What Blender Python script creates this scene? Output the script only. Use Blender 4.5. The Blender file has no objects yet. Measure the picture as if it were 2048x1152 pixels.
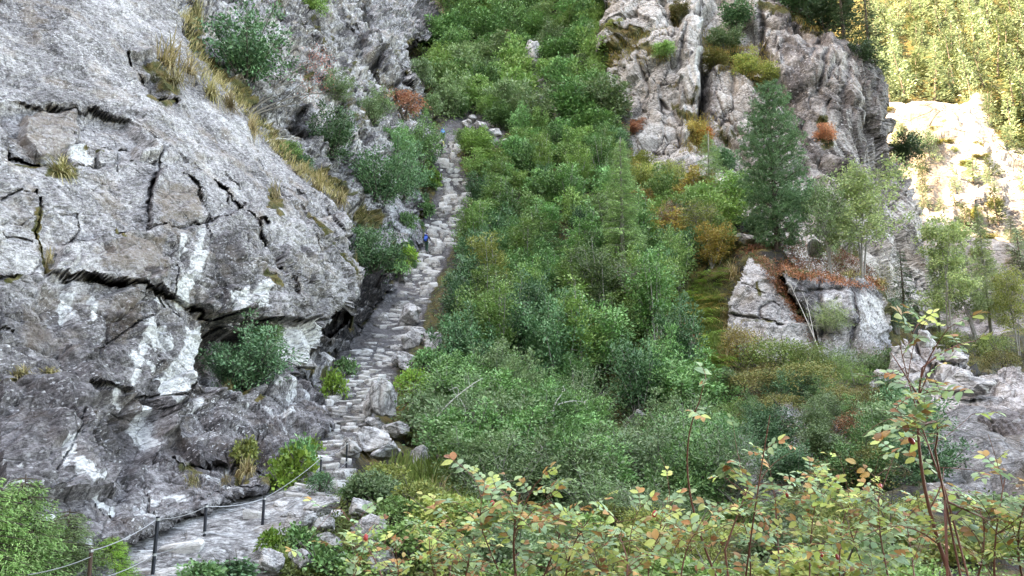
import bpy, bmesh, math, random
import numpy as np
from mathutils import Vector, Matrix, Euler

scene = bpy.context.scene
COL = scene.collection
# ------------------------------------------------------------------ camera
F = 1577.0                      # focal length in pixels of the 2048 px wide photograph
PITCH = math.radians(10.0)
cam_d = bpy.data.cameras.new('camera'); cam = bpy.data.objects.new('camera', cam_d)
COL.objects.link(cam); scene.camera = cam
cam_d.sensor_width = 36.0; cam_d.lens = 36.0 * F / 2048.0
cam_d.clip_start = 0.05; cam_d.clip_end = 6000
cam.location = (0, 0, 0); cam.rotation_euler = (math.pi / 2 + PITCH, 0, 0)
# ------------------------------------------------------------------ sky, sun, exposure
SUN_EL, SUN_ROT = math.radians(38), math.radians(250)
world = bpy.data.worlds.new("World"); scene.world = world; world.use_nodes = True
wn = world.node_tree; wn.nodes.clear()
sky = wn.nodes.new('ShaderNodeTexSky'); sky.sky_type = 'NISHITA'; sky.sun_disc = False
sky.sun_elevation = SUN_EL; sky.sun_rotation = SUN_ROT
sky.air_density = 0.7; sky.dust_density = 2.5; sky.ozone_density = 0.6; sky.altitude = 1200
bg = wn.nodes.new('ShaderNodeBackground'); bg.inputs[1].default_value = 0.15
wo = wn.nodes.new('ShaderNodeOutputWorld')
wn.links.new(sky.outputs[0], bg.inputs[0]); wn.links.new(bg.outputs[0], wo.inputs[0])
sun_d = bpy.data.lights.new('sun', 'SUN'); sun_d.energy = 2.3; sun_d.angle = math.radians(0.5)
sun_d.color = (1.0, 0.975, 0.94)
sun = bpy.data.objects.new('sun', sun_d); COL.objects.link(sun)
S2 = Vector((math.sin(SUN_ROT) * math.cos(SUN_EL), math.cos(SUN_ROT) * math.cos(SUN_EL), math.sin(SUN_EL)))
sun.rotation_euler = S2.to_track_quat('Z', 'Y').to_euler()
vs = scene.view_settings
vs.view_transform = 'Standard'; vs.look = 'None'; vs.gamma = 1.0; vs.use_curve_mapping = False
vs.exposure = 4.4
vs.use_white_balance = True; vs.white_balance_temperature = 11800; vs.white_balance_tint = 10
scene.cycles.use_denoising = True
scene.cycles.max_bounces = 6; scene.cycles.diffuse_bounces = 3; scene.cycles.glossy_bounces = 1
scene.cycles.transmission_bounces = 2; scene.cycles.transparent_max_bounces = 2
scene.cycles.caustics_reflective = False; scene.cycles.caustics_refractive = False
scene.cycles.use_light_tree = False

# ------------------------------------------------------------------ helpers
rng = np.random.default_rng(7)
random.seed(11)
CP, SP = math.cos(PITCH), math.sin(PITCH)

def ray(px, py):
    x = (np.asarray(px, float) - 1024) / F; y = (576 - np.asarray(py, float)) / F
    return np.stack([x, CP - y * SP, SP + y * CP], -1)

def P3(px, py, d):
    return ray(px, py) * np.asarray(d, float)[..., None]

def proj(P):
    P = np.asarray(P, float)
    d = P[..., 1] * CP + P[..., 2] * SP
    u = -P[..., 1] * SP + P[..., 2] * CP
    return 1024 + F * P[..., 0] / d, 576 - F * u / d, d

def hash4(ix, iy, iz, s):
    h = (ix.astype(np.int64) * 374761393 + iy.astype(np.int64) * 668265263 + iz.astype(np.int64) * 2147483647 + s * 974634) & 0xFFFFFFFF
    h = (h ^ (h >> 13)) * 1274126177 & 0xFFFFFFFF
    h = (h ^ (h >> 16)) * 2246822519 & 0xFFFFFFFF
    h = h ^ (h >> 15)
    return (h & 0xFFFFFF) / float(0x1000000)

def vnoise(P, s=0):
    i = np.floor(P).astype(np.int64); f = P - i
    u = f * f * f * (f * (f * 6 - 15) + 10)
    r = 0
    for dx in (0, 1):
        wx = u[..., 0] if dx else 1 - u[..., 0]
        for dy in (0, 1):
            wy = u[..., 1] if dy else 1 - u[..., 1]
            for dz in (0, 1):
                wz = u[..., 2] if dz else 1 - u[..., 2]
                r = r + wx * wy * wz * hash4(i[..., 0] + dx, i[..., 1] + dy, i[..., 2] + dz, s)
    return r * 2 - 1

def fbm(P, o=4, s=0, lac=2.03, g=0.5):
    r = 0; a = 1; t = 0
    for k in range(o):
        r = r + a * vnoise(P * lac ** k + 17.3 * k, s + k); t += a; a *= g
    return r / t

def ridged(P, o=4, s=0):
    r = 0; a = 1; t = 0
    for k in range(o):
        r = r + a * (1 - 2 * np.abs(vnoise(P * 2.03 ** k + 11.1 * k, s + k))); t += a; a *= .5
    return r / t

def facets(P, s=0, tilt=0.8):
    """angular broken rock: every cell of a jittered lattice is its own tilted plane; returns height and distance to the joint"""
    i = np.floor(P).astype(np.int64)
    f1 = np.full(P.shape[:-1], 9.0); f2 = f1.copy(); h = np.zeros_like(f1); g = np.zeros_like(f1)
    for dx in (-1, 0, 1):
        for dy in (-1, 0, 1):
            for dz in (-1, 0, 1):
                cx, cy, cz = i[..., 0] + dx, i[..., 1] + dy, i[..., 2] + dz
                c = np.stack([cx + hash4(cx, cy, cz, s), cy + hash4(cx, cy, cz, s + 1), cz + hash4(cx, cy, cz, s + 2)], -1)
                v = P - c
                d = np.sqrt((v * v).sum(-1))
                hh = (hash4(cx, cy, cz, s + 3) - .5) + tilt * (v[..., 0] * (hash4(cx, cy, cz, s + 4) - .5) + v[..., 1] * (hash4(cx, cy, cz, s + 5) - .5) + v[..., 2] * (hash4(cx, cy, cz, s + 6) - .5)) * 2
                nw = d < f1; n2 = ~nw & (d < f2)
                g = np.where(nw, h, np.where(n2, hh, g)); f2 = np.where(nw, f1, np.where(n2, d, f2))
                h = np.where(nw, hh, h); f1 = np.where(nw, d, f1)
    w = .5 + .5 * np.clip((f2 - f1) / .16, 0, 1)
    return h * w + g * (1 - w), f2 - f1

def sstep(a, b, x):
    t = np.clip((x - a) / (b - a), 0, 1); return t * t * (3 - 2 * t)

def rotm(rx, ry, rz):
    return np.array(Euler((math.radians(rx), math.radians(ry), math.radians(rz))).to_matrix())

def seg_dist(X, Y, pts, closed=False):
    d = np.full(X.shape, 1e9); n = len(pts)
    for k in range(n if closed else n - 1):
        ax, ay = pts[k]; bx, by = pts[(k + 1) % n]
        vx, vy = bx - ax, by - ay; L = vx * vx + vy * vy + 1e-9
        t = np.clip(((X - ax) * vx + (Y - ay) * vy) / L, 0, 1)
        d = np.minimum(d, (X - ax - t * vx) ** 2 + (Y - ay - t * vy) ** 2)
    return np.sqrt(d)

def inside(X, Y, pts):
    r = np.zeros(X.shape, bool); n = len(pts); j = n - 1
    for i in range(n):
        xi, yi = pts[i]; xj, yj = pts[j]
        c = ((yi > Y) != (yj > Y)) & (X < (xj - xi) * (Y - yi) / (yj - yi + 1e-12) + xi)
        r ^= c; j = i
    return r

def sdist(X, Y, pts):
    d = seg_dist(X, Y, pts, True)
    return np.where(inside(X, Y, pts), d, -d)          # positive inside

class TPS:
    """smooth surface of log distance through control points"""
    def __init__(s, pts):
        a = np.array(pts, float); s.c = a[:, :2] / 500.0; n = len(a)
        r = np.linalg.norm(s.c[:, None] - s.c[None], axis=-1)
        K = np.where(r > 0, r * r * np.log(r + 1e-12), 0) + np.eye(n) * 1e-4
        Q = np.hstack([np.ones((n, 1)), s.c]); A = np.block([[K, Q], [Q.T, np.zeros((3, 3))]])
        s.w = np.linalg.solve(A, np.concatenate([np.log(a[:, 2]), np.zeros(3)]))
    def __call__(s, X, Y):
        sh = X.shape; p = np.stack([X.ravel(), Y.ravel()], -1) / 500.0
        out = s.w[-3] + p @ s.w[-2:]
        for k in range(len(s.c)):
            q = p - s.c[k]; r2 = (q * q).sum(-1) + 1e-12
            out = out + s.w[k] * .5 * r2 * np.log(r2)
        return np.exp(out).reshape(sh)

def tag(o, label=None, cat=None, group=None, kind=None):
    if label: o['label'] = label
    if cat: o['category'] = cat
    if group: o['group'] = group
    if kind: o['kind'] = kind
    return o

def new_mesh(name, V, Fc, mats=(), smooth=False, mi=None):
    """V n x 3; Fc: array (m x k) or list of arrays of equal-length faces"""
    me = bpy.data.meshes.new(name)
    V = np.asarray(V, np.float32)
    if not isinstance(Fc, (list, tuple)): Fc = [Fc]
    Fc = [np.asarray(f, np.int32) for f in Fc if len(f)]
    me.vertices.add(len(V)); me.vertices.foreach_set('co', V.ravel())
    nl = sum(f.size for f in Fc); npoly = sum(len(f) for f in Fc)
    me.loops.add(nl); me.polygons.add(npoly)
    me.loops.foreach_set('vertex_index', np.concatenate([f.ravel() for f in Fc]))
    tot = np.concatenate([np.full(len(f), f.shape[1], np.int32) for f in Fc])
    st = np.concatenate([[0], np.cumsum(tot)[:-1]]).astype(np.int32)
    me.polygons.foreach_set('loop_start', st)
    if mi is not None: me.polygons.foreach_set('material_index', np.asarray(mi, np.int32))
    for m in mats: me.materials.append(m)
    me.update(calc_edges=True)
    me.polygons.foreach_set('use_smooth', np.full(npoly, bool(smooth)))
    return me

def obj(name, me, parent=None, loc=None, rot=None, scl=None):
    o = bpy.data.objects.new(name, me); COL.objects.link(o)
    if parent is not None: o.parent = parent
    if loc is not None: o.location = loc
    if rot is not None: o.rotation_euler = rot
    if scl is not None: o.scale = scl if hasattr(scl, '__len__') else (scl,) * 3
    return o

# ------------------------------------------------------------------ materials
class NT:
    def __init__(s, name):
        s.m = bpy.data.materials.new(name); s.m.use_nodes = True; s.t = s.m.node_tree; s.t.nodes.clear()
    def n(s, typ, props=None, **inp):
        nd = s.t.nodes.new('ShaderNode' + typ)
        for k, v in (props or {}).items(): setattr(nd, k, v)
        for k, v in inp.items():
            k2 = int(k[1:]) if k[0] == '_' and k[1:].isdigit() else k.replace('_', ' ')
            s.set(nd.inputs[k2], v)
        return nd
    def set(s, sock, v):
        if isinstance(v, bpy.types.NodeSocket): s.t.links.new(v, sock)
        elif isinstance(v, bpy.types.Node): s.t.links.new(v.outputs[0], sock)
        else:
            if hasattr(v, '__len__') and len(v) == 3 and sock.type == 'RGBA': v = (*v, 1)
            sock.default_value = v
    def math(s, op, a, b=0.0, c=0.0, clamp=False):
        nd = s.t.nodes.new('ShaderNodeMath'); nd.operation = op; nd.use_clamp = clamp
        s.set(nd.inputs[0], a); s.set(nd.inputs[1], b); s.set(nd.inputs[2], c); return nd.outputs[0]
    def mix(s, f, a, b, mode='MIX'):
        nd = s.t.nodes.new('ShaderNodeMix'); nd.data_type = 'RGBA'; nd.blend_type = mode
        s.set(nd.inputs[0], f); s.set(nd.inputs[6], a); s.set(nd.inputs[7], b); return nd.outputs[2]
    def ramp(s, f, stops):
        nd = s.t.nodes.new('ShaderNodeValToRGB'); cr = nd.color_ramp
        while len(cr.elements) < len(stops): cr.elements.new(0.5)
        for e, (p, c) in zip(cr.elements, stops):
            e.position = p; e.color = (*c, 1) if hasattr(c, '__len__') else (c, c, c, 1)
        s.set(nd.inputs[0], f); return nd.outputs[0]
    def ss(s, f, a, b):
        nd = s.t.nodes.new('ShaderNodeMapRange'); nd.interpolation_type = 'SMOOTHSTEP'
        s.set(nd.inputs[0], f); nd.inputs[1].default_value = a; nd.inputs[2].default_value = b; return nd.outputs[0]
    def out(s, sh):
        o = s.t.nodes.new('ShaderNodeOutputMaterial'); s.set(o.inputs[0], sh); return s.m

def noise(nt, vec, scale, detail=4, rough=.55, dist=0.0):
    return nt.n('TexNoise', Vector=vec, Scale=scale, Detail=detail, Roughness=rough, Distortion=dist).outputs[0]

def rock_mat(name, dark, mid, light, k=1.0, rot=(0, 0, 0), stretch=(1, 1, 6), fleck=.5, fleckcol=(.62, .61, .6), bump=.5, attr=True, streak=.6, fl_scale=7.0, warm=.3, joint=.8, island=0):
    """k: feature scale (1 = near rock, larger = farther). masks: R white mineral, G brown, B dark stain plus shade painted into cracks and recesses, A moss"""
    t = NT(name)
    tc = t.n('TexCoord').outputs['Object']
    mp = t.n('Mapping', Vector=tc, Rotation=[math.radians(a) for a in rot]).outputs[0]
    st = t.n('Mapping', Vector=mp, Scale=[1 / a for a in stretch]).outputs[0]
    big = noise(t, tc, .22 / k, 3)
    mot = noise(t, tc, 1.3 / k, 6, .65)
    stre = noise(t, st, 3.2 / k, 5, .65, .4)
    half = t.n('Mapping', Vector=mp, Scale=(1, 1, 2.2)).outputs[0]
    fine = noise(t, half, 5.5 / k, 6, .72, .3)
    grain = noise(t, half, 15 / k, 4, .75)
    # joints: thin dark cracks between blocks of two sizes
    wv = t.mix(.16, half, t.n('TexNoise', Vector=tc, Scale=1.1 / k, Detail=4.0, Roughness=.65).outputs[1], 'LINEAR_LIGHT')
    cr = t.n('TexVoronoi', {'feature': 'DISTANCE_TO_EDGE'}, Vector=wv, Scale=.55 / k).outputs[0]
    cr2 = t.n('TexVoronoi', {'feature': 'DISTANCE_TO_EDGE'}, Vector=wv, Scale=1.9 / k).outputs[0]
    wid = t.math('MULTIPLY', t.ss(noise(t, tc, .8 / k, 3), .42, .68), .035)
    crack = t.math('MULTIPLY', t.math('SUBTRACT', 1.0, t.math('DIVIDE', cr, t.math('ADD', wid, .004)), clamp=True), joint)
    crack = t.math('MAXIMUM', crack, t.math('MULTIPLY', t.math('SUBTRACT', 1.0, t.math('DIVIDE', cr2, t.math('ADD', t.math('MULTIPLY', wid, .9), .003)), clamp=True), t.math('MULTIPLY', t.ss(mot, .48, .6), joint * .8)))
    v = t.math('ADD', t.math('MULTIPLY', mot, .45), t.math('MULTIPLY', stre, streak * .6))
    v = t.math('ADD', v, t.math('MULTIPLY', big, .45))
    v = t.math('ADD', v, t.math('MULTIPLY', t.math('SUBTRACT', fine, .5), .9))
    v = t.math('ADD', v, t.math('MULTIPLY', t.math('SUBTRACT', grain, .5), .6))
    v = t.math('SUBTRACT', v, streak * .3 - .08)
    if island:
        gi = t.n('NewGeometry').outputs['Random Per Island']; oi = t.n('ObjectInfo').outputs['Random']
        v = t.math('ADD', v, t.math('MULTIPLY', t.math('SUBTRACT', t.math('FRACT', t.math('ADD', gi, oi)), .5), island))
    c = t.ramp(v, [(.27, tuple(x * .38 for x in dark)), (.40, dark), (.54, mid), (.73, light)])
    c = t.mix(t.math('MULTIPLY', t.ss(noise(t, tc, .7 / k, 4, .6), .52, .66), warm), c, (.26, .19, .13))
    # pale lichen flecks
    vo = t.n('TexVoronoi', {'feature': 'F1'}, Vector=t.mix(.10, half, t.n('TexNoise', Vector=tc, Scale=9 / k).outputs[1], 'LINEAR_LIGHT'), Scale=fl_scale / k, Randomness=1.0)
    rr = t.n('SeparateColor', _0=vo.outputs['Color']).outputs[0]
    dot = t.math('MULTIPLY', t.math('LESS_THAN', vo.outputs['Distance'], t.math('MULTIPLY', rr, .40)), t.math('GREATER_THAN', rr, 1 - fleck))
    dot = t.math('MULTIPLY', dot, t.ss(noise(t, tc, .9 / k, 3), .36, .60))
    fs = t.n('Mapping', Vector=mp, Scale=[1 / (1 + (a - 1) * .45) for a in stretch]).outputs[0]
    dot2 = t.ss(noise(t, fs, 9.0 / k, 5, .75, .3), .585, .65)
    pat = t.ss(noise(t, tc, .28 / k, 4, .6), .40, .62)
    dot = t.math('MULTIPLY', t.math('MAXIMUM', dot, t.math('MULTIPLY', dot2, fleck * 1.1)), t.math('ADD', .25, t.math('MULTIPLY', pat, .75)))
    hgt = t.math('ADD', t.math('MULTIPLY', fine, .6), t.math('ADD', t.math('MULTIPLY', mot, .7), t.math('MULTIPLY', stre, .6)))
    hgt = t.math('SUBTRACT', t.math('ADD', hgt, t.math('MULTIPLY', grain, .3)), t.math('MULTIPLY', crack, .5))
    rough = .78
    if attr:
        at = t.n('Attribute', {'attribute_name': 'mask'})
        s = t.n('SeparateColor', _0=at.outputs['Color'])
        brk = noise(t, t.n('Mapping', Vector=tc, Scale=(1, 1, .25)).outputs[0], 5 / k, 5, .7)
        brk2 = noise(t, tc, 2.2 / k, 6, .7)
        def msk(a, b, lo=.45, hi=.75, am=.9): return t.ss(t.math('ADD', a, t.math('MULTIPLY', t.math('SUBTRACT', b, .5), am)), lo, hi)
        c = t.mix(t.math('MULTIPLY', msk(s.outputs[1], brk2), .78), c, t.mix(grain, (.09, .068, .052), (.25, .195, .155)))
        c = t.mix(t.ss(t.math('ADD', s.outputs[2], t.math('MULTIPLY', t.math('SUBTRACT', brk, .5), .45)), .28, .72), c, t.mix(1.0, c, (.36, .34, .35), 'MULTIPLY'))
        c = t.mix(t.math('MULTIPLY', msk(s.outputs[0], brk, .5, .7, .95), .86), c, t.mix(t.ss(fine, .35, .6), (.27, .27, .275), (.60, .60, .585)))
        c = t.mix(t.math('MULTIPLY', dot, .72), c, fleckcol)
        c = t.mix(t.ss(t.math('ADD', s.outputs[2], t.math('MULTIPLY', t.math('SUBTRACT', brk, .5), .3)), .76, .93), c, t.mix(fine, (.008, .008, .008), (.045, .04, .036)))  # near-black stage: shade painted into cracks and deep recesses
        mo = t.ss(t.math('ADD', at.outputs['Alpha'], t.math('MULTIPLY', t.math('SUBTRACT', brk2, .5), 1.1)), .42, .62)
        mc = t.ramp(noise(t, tc, 1.6 / k, 4, .7), [(.3, (.035, .03, .01)), (.45, (.07, .075, .018)), (.55, (.14, .11, .03)), (.7, (.2, .13, .05))])
        c = t.mix(mo, c, t.mix(grain, t.mix(.55, mc, (.01, .01, .004)), mc))
        hgt = t.math('ADD', hgt, t.math('MULTIPLY', t.math('MULTIPLY', mo, grain), .6))
    if not attr: c = t.mix(t.math('MULTIPLY', dot, .72), c, fleckcol)
    c = t.mix(t.math('MULTIPLY', crack, .8), c, (.022, .02, .018))
    bp = t.n('Bump', Strength=bump, Distance=.16 * k, Height=hgt)
    b = t.n('BsdfPrincipled', Base_Color=c, Roughness=rough, Normal=bp)
    b.inputs['Specular IOR Level'].default_value = .3
    return t.out(b)

def leaf_mat(name, cols, trans=.3, rough=.5, spec=.35, gain=1.5, clump=2.2):
    """cols: ramp over one random value per leaf, shifted per plant"""
    t = NT(name)
    g = t.n('NewGeometry'); oi = t.n('ObjectInfo')
    r = t.math('FRACT', t.math('ADD', t.math('MULTIPLY', g.outputs['Random Per Island'], .75), t.math('MULTIPLY', oi.outputs['Random'], .25)))
    n = len(cols)
    c = t.ramp(t.math('MULTIPLY', r, 1.0), [(i / max(1, n - 1), tuple(x * gain for x in q)) for i, q in enumerate(cols)])
    nz = t.n('TexNoise', Vector=t.n('TexCoord').outputs['Object'], Scale=clump, Detail=2.0).outputs[0]
    lum = t.math('ADD', .15, t.math('MULTIPLY', nz, 1.75))
    hsv = t.n('HueSaturation', Hue=t.math('ADD', .485, t.math('MULTIPLY', oi.outputs['Random'], .03)), Saturation=1.0,
              Value=t.math('MULTIPLY', lum, t.math('ADD', .75, t.math('MULTIPLY', t.math('FRACT', t.math('MULTIPLY', oi.outputs['Random'], 7.31)), .6))), Color=c)
    b = t.n('BsdfPrincipled', Base_Color=hsv, Roughness=rough); b.inputs['Specular IOR Level'].default_value = spec
    tr = t.n('BsdfTranslucent', Color=hsv)
    return t.out(t.n('MixShader', _0=trans, _1=b.outputs[0], _2=tr.outputs[0]))

def plain_mat(name, col, rough=.7, metal=0.0, var=.0, scale=8.0, stretch=(1, 1, 1)):
    t = NT(name); tc = t.n('TexCoord').outputs['Object']
    mp = t.n('Mapping', Vector=tc, Scale=stretch).outputs[0]
    nz = noise(t, mp, scale, 5, .65)
    c = t.mix(nz, tuple(x * (1 - var) for x in col), tuple(min(1, x * (1 + var)) for x in col))
    bp = t.n('Bump', Strength=.3, Distance=.02, Height=nz)
    b = t.n('BsdfPrincipled', Base_Color=c, Roughness=rough, Metallic=metal, Normal=bp)
    return t.out(b)
# ------------------------------------------------------------------ terrain
SHEETS = {}
def unit(v): return v / (np.linalg.norm(v, axis=-1, keepdims=True) + 1e-9)

def sheet(name, box, step, tps, poly, mat, shape, label, cat, rag=6, skirt=(2, 5), roundr=40, roundd=1.5, smooth=False, blur_edge=None):
    X0, Y0, X1, Y1 = box
    gx = np.arange(X0, X1 + step, step); gy = np.arange(Y0, Y1 + step, step)
    X, Y = np.meshgrid(gx, gy)
    d = tps(X, Y)
    P0 = P3(X, Y, d)
    if poly is not None:
        jit = fbm(P0 * .9, 4, 50) * rag * 2.2
        sd = sdist(X, Y, poly) + jit
        d = d + roundd * (1 - np.clip(sd / roundr, 0, 1)) ** 2
        P0 = P3(X, Y, d)
    else:
        sd = np.full(X.shape, 1e3)
    du = np.gradient(P0, axis=1); dv = np.gradient(P0, axis=0)
    n = np.cross(dv, du); n /= np.linalg.norm(n, axis=-1, keepdims=True) + 1e-9
    fl = (n * P0).sum(-1) > 0; n[fl] *= -1
    res = shape(X, Y, P0, d, sd, n); disp, mask = res[:2]
    Pd = P0 + n * disp[..., None]
    if len(res) > 2: Pd = Pd - unit(P0) * res[2][..., None]      # cracks cut straight into the rock
    keep = sd > 0
    ny, nx = X.shape
    cell = keep[:-1, :-1] & keep[1:, :-1] & keep[:-1, 1:] & keep[1:, 1:]
    idx = np.arange(ny * nx).reshape(ny, nx)
    q = np.stack([idx[:-1, :-1][cell], idx[1:, :-1][cell], idx[1:, 1:][cell], idx[:-1, 1:][cell]], -1)
    used = np.zeros(ny * nx, bool); used[q.ravel()] = True
    remap = np.cumsum(used) - 1
    V = Pd.reshape(-1, 3)[used]; q = remap[q]
    M = np.clip(mask.reshape(-1, 4)[used], 0, 1)
    if skirt:
        e = np.concatenate([q[:, [0, 1]], q[:, [1, 2]], q[:, [2, 3]], q[:, [3, 0]]])
        key = np.sort(e, 1); kk = key[:, 0].astype(np.int64) * len(V) + key[:, 1]
        u, inv, cnt = np.unique(kk, return_inverse=True, return_counts=True)
        be = e[cnt[inv] == 1]
        bv = np.unique(be); m2 = np.full(len(V), -1); m2[bv] = np.arange(len(bv))
        base = len(V); rd = V[bv] / np.linalg.norm(V[bv], axis=1, keepdims=True)
        prev = bv; faces = [q]; allV = [V]; allM = [M]
        for k, depth in enumerate(skirt):
            nv = V[bv] + rd * depth + rng.normal(0, .03, (len(bv), 3))
            ids = base + np.arange(len(bv)); base += len(bv)
            a = be[:, 0]; b = be[:, 1]
            pa = a if k == 0 else prev[m2[a]]; pb = b if k == 0 else prev[m2[b]]
            faces.append(np.stack([pb, pa, ids[m2[a]], ids[m2[b]]], -1))
            allV.append(nv); allM.append(M[bv]); prev = ids
        V = np.concatenate(allV); M = np.concatenate(allM); q = np.concatenate(faces)
    me = new_mesh(name, V, q[:, ::-1] if False else q, [mat], smooth)
    at = me.attributes.new('mask', 'FLOAT_COLOR', 'POINT'); at.data.foreach_set('color', M.astype(np.float32).ravel())
    o = obj(name, me)
    tag(o, label, cat, kind='structure')
    _, _, dd = proj(Pd)
    SHEETS[label] = s = dict(X0=X0, Y0=Y0, step=step, d=dd, n=n, keep=keep, nx=nx, ny=ny, o=o)
    return s

def at(s, px, py):
    """world point of a terrain sheet seen at a pixel, and its normal"""
    i = int(np.clip(round((py - s['Y0']) / s['step']), 0, s['ny'] - 1)); j = int(np.clip(round((px - s['X0']) / s['step']), 0, s['nx'] - 1))
    return P3(px, py, s['d'][i, j]), s['n'][i, j], float(s['d'][i, j])

def soft(X, Y, poly, w=8, wob=None):
    sd = sdist(X, Y, poly)
    if wob is not None: sd = sd + wob
    return sstep(-w, w, sd)

def zeros(X): return np.zeros(X.shape + (4,))

# ---- near cliff ---------------------------------------------------------------
A1_tps = TPS([(-300, -200, 34), (0, -60, 35), (200, -60, 41), (360, 0, 46), (420, 140, 43), (0, 150, 28), (200, 200, 31), (330, 260, 33), (520, 260, 43),
              (620, 350, 44), (700, 440, 43), (728, 580, 40.5), (660, 640, 36), (560, 600, 31), (0, 300, 24), (200, 400, 26), (400, 420, 30), (550, 450, 34),
              (0, 500, 20.5), (200, 560, 23), (400, 600, 26.5), (0, 700, 17.5), (200, 720, 20.5), (380, 760, 24), (460, 660, 27.5), (640, 700, 33), (560, 740, 29.5),
              (640, 790, 31), (672, 862, 27), (620, 890, 24.6), (530, 985, 18.6), (440, 1010, 16.9), (340, 1045, 15.0), (230, 1080, 13.4), (560, 850, 26.0), (500, 920, 22), (400, 900, 21.6), (420, 985, 17.8), (300, 930, 19.5), (300, 1010, 16),
              (100, 1010, 13.2), (0, 900, 14.3), (0, 1020, 12.2), (150, 850, 16.5), (230, 830, 19), (100, 1150, 11.8), (-300, 500, 14), (-300, 900, 10.5), (0, 1200, 10.8), (230, 1180, 12)])
A1_poly = [(-420, -420), (330, -420), (330, -60), (362, 0), (365, 70), (385, 110), (420, 150), (470, 200), (520, 270), (560, 310), (620, 350), (680, 400), (700, 440), (705, 500), (720, 545),
           (728, 580), (712, 608), (660, 640), (645, 660), (645, 700), (600, 735), (590, 752), (640, 790), (660, 830), (674, 862), (648, 890), (600, 930), (560, 962), (530, 988), (440, 1018), (340, 1052), (250, 1090),
           (230, 1220), (-420, 1220)]
A1_cracks = [  # (points, half width px, depth m, dark)
    ([(-40, 566), (0, 560), (60, 550), (100, 545), (150, 557), (220, 577), (300, 593), (330, 601), (400, 606), (425, 630), (445, 638)], 5, .55, 1),
    ([(60, 395), (68, 430), (75, 480), (95, 530), (100, 548)], 7, .5, .6),
    ([(110, 545), (150, 552), (200, 572), (235, 580)], 9, .7, 1),
    ([(235, 480), (300, 462), (350, 452), (410, 450), (450, 438), (480, 420), (490, 405)], 4, .4, .8),
    ([(302, 370), (300, 410), (296, 462)], 7, .6, 1),
    ([(385, 390), (402, 420), (412, 448), (418, 475)], 4, .35, .7),
    ([(430, 360), (455, 390), (480, 410), (520, 450), (545, 475), (560, 505), (590, 560), (600, 590)], 7, .6, .8),
    ([(400, 345), (440, 375), (470, 420)], 4, .3, .6),
    ([(445, 638), (470, 628), (500, 622), (512, 640), (560, 641), (640, 642), (690, 622), (728, 585)], 5, .6, .9),
    ([(-40, 750), (0, 750), (120, 744), (180, 762), (260, 792), (360, 794), (392, 762), (440, 682), (462, 652)], 4, .4, .9),
    ([(0, 188), (60, 198), (130, 205), (200, 205), (262, 232), (330, 300), (395, 342)], 4, .45, .5),
    ([(0, 195), (12, 250), (22, 330)], 8, .9, 1),
    ([(22, 308), (60, 316), (95, 326)], 7, .9, 1),
    ([(150, 262), (190, 280), (262, 288)], 6, .7, 1),
    ([(255, 106), (280, 150), (305, 188), (352, 206)], 9, .8, .9),
    ([(170, 780), (185, 860), (200, 915)], 4, .3, .5),
    ([(110, 960), (140, 880), (160, 830)], 3, .2, .4),
    ([(265, 850), (285, 905), (305, 925)], 5, .4, .9),
    ([(295, 930), (370, 940), (430, 930), (480, 925)], 6, .4, .9),
    ([(480, 890), (500, 920), (530, 935)], 8, .6, 1),
    ([(300, 845), (340, 820), (370, 800)], 3, .3, .5),
    ([(205, 690), (240, 670), (290, 645)], 3, .25, .5),
    ([(190, 715), (200, 690), (215, 680)], 3, .2, .4),
    ([(20, 455), (120, 440), (230, 445)], 2, .12, .3),
    ([(560, 380), (600, 430), (640, 470)], 3, .22, .5),
    ([(600, 410), (660, 480), (700, 540)], 3, .2, .4),
    ([(520, 320), (560, 372), (600, 395)], 3, .25, .5),
    ([(80, 330), (140, 335), (200, 320), (320, 330)], 4, .35, .6),
    ([(245, 300), (240, 340)], 4, .3, .6), ([(320, 300), (318, 345), (300, 380)], 4, .4, .7),
    ([(385, 330), (420, 352), (445, 375), (458, 400)], 5, .5, .9), ([(450, 348), (470, 365), (480, 380)], 3, .3, .7), ([(485, 425), (510, 432), (540, 440)], 7, .7, 1), ([(360, 355), (385, 380), (405, 400), (415, 445)], 5, .45, .9), ([(540, 470), (560, 500), (575, 540), (590, 585)], 5, .5, .8), ([(625, 465), (640, 490), (648, 500)], 3, .3, .6), ([(590, 385), (605, 395), (620, 400)], 4, .4, .8), ([(660, 405), (672, 440), (690, 470)], 5, .4, .8), ([(0, 470), (60, 485)], 3, .3, .6), ([(0, 655), (30, 662)], 3, .3, .6), ([(150, 440), (152, 470), (120, 500)], 3, .25, .5), ([(0, 400), (60, 395), (70, 430)], 4, .3, .6), ([(295, 590), (330, 625), (360, 640)], 3, .3, .7), ([(340, 545), (330, 575), (340, 600)], 4, .3, .7),
    ([(200, 935), (260, 960), (300, 1000), (310, 1040)], 4, .3, .6), ([(185, 1015), (215, 1045), (240, 1060)], 5, .4, .8),
    ([(380, 960), (430, 985), (470, 1005)], 4, .25, .5), ([(400, 1000), (450, 980), (520, 975)], 3, .2, .4)]
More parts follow.
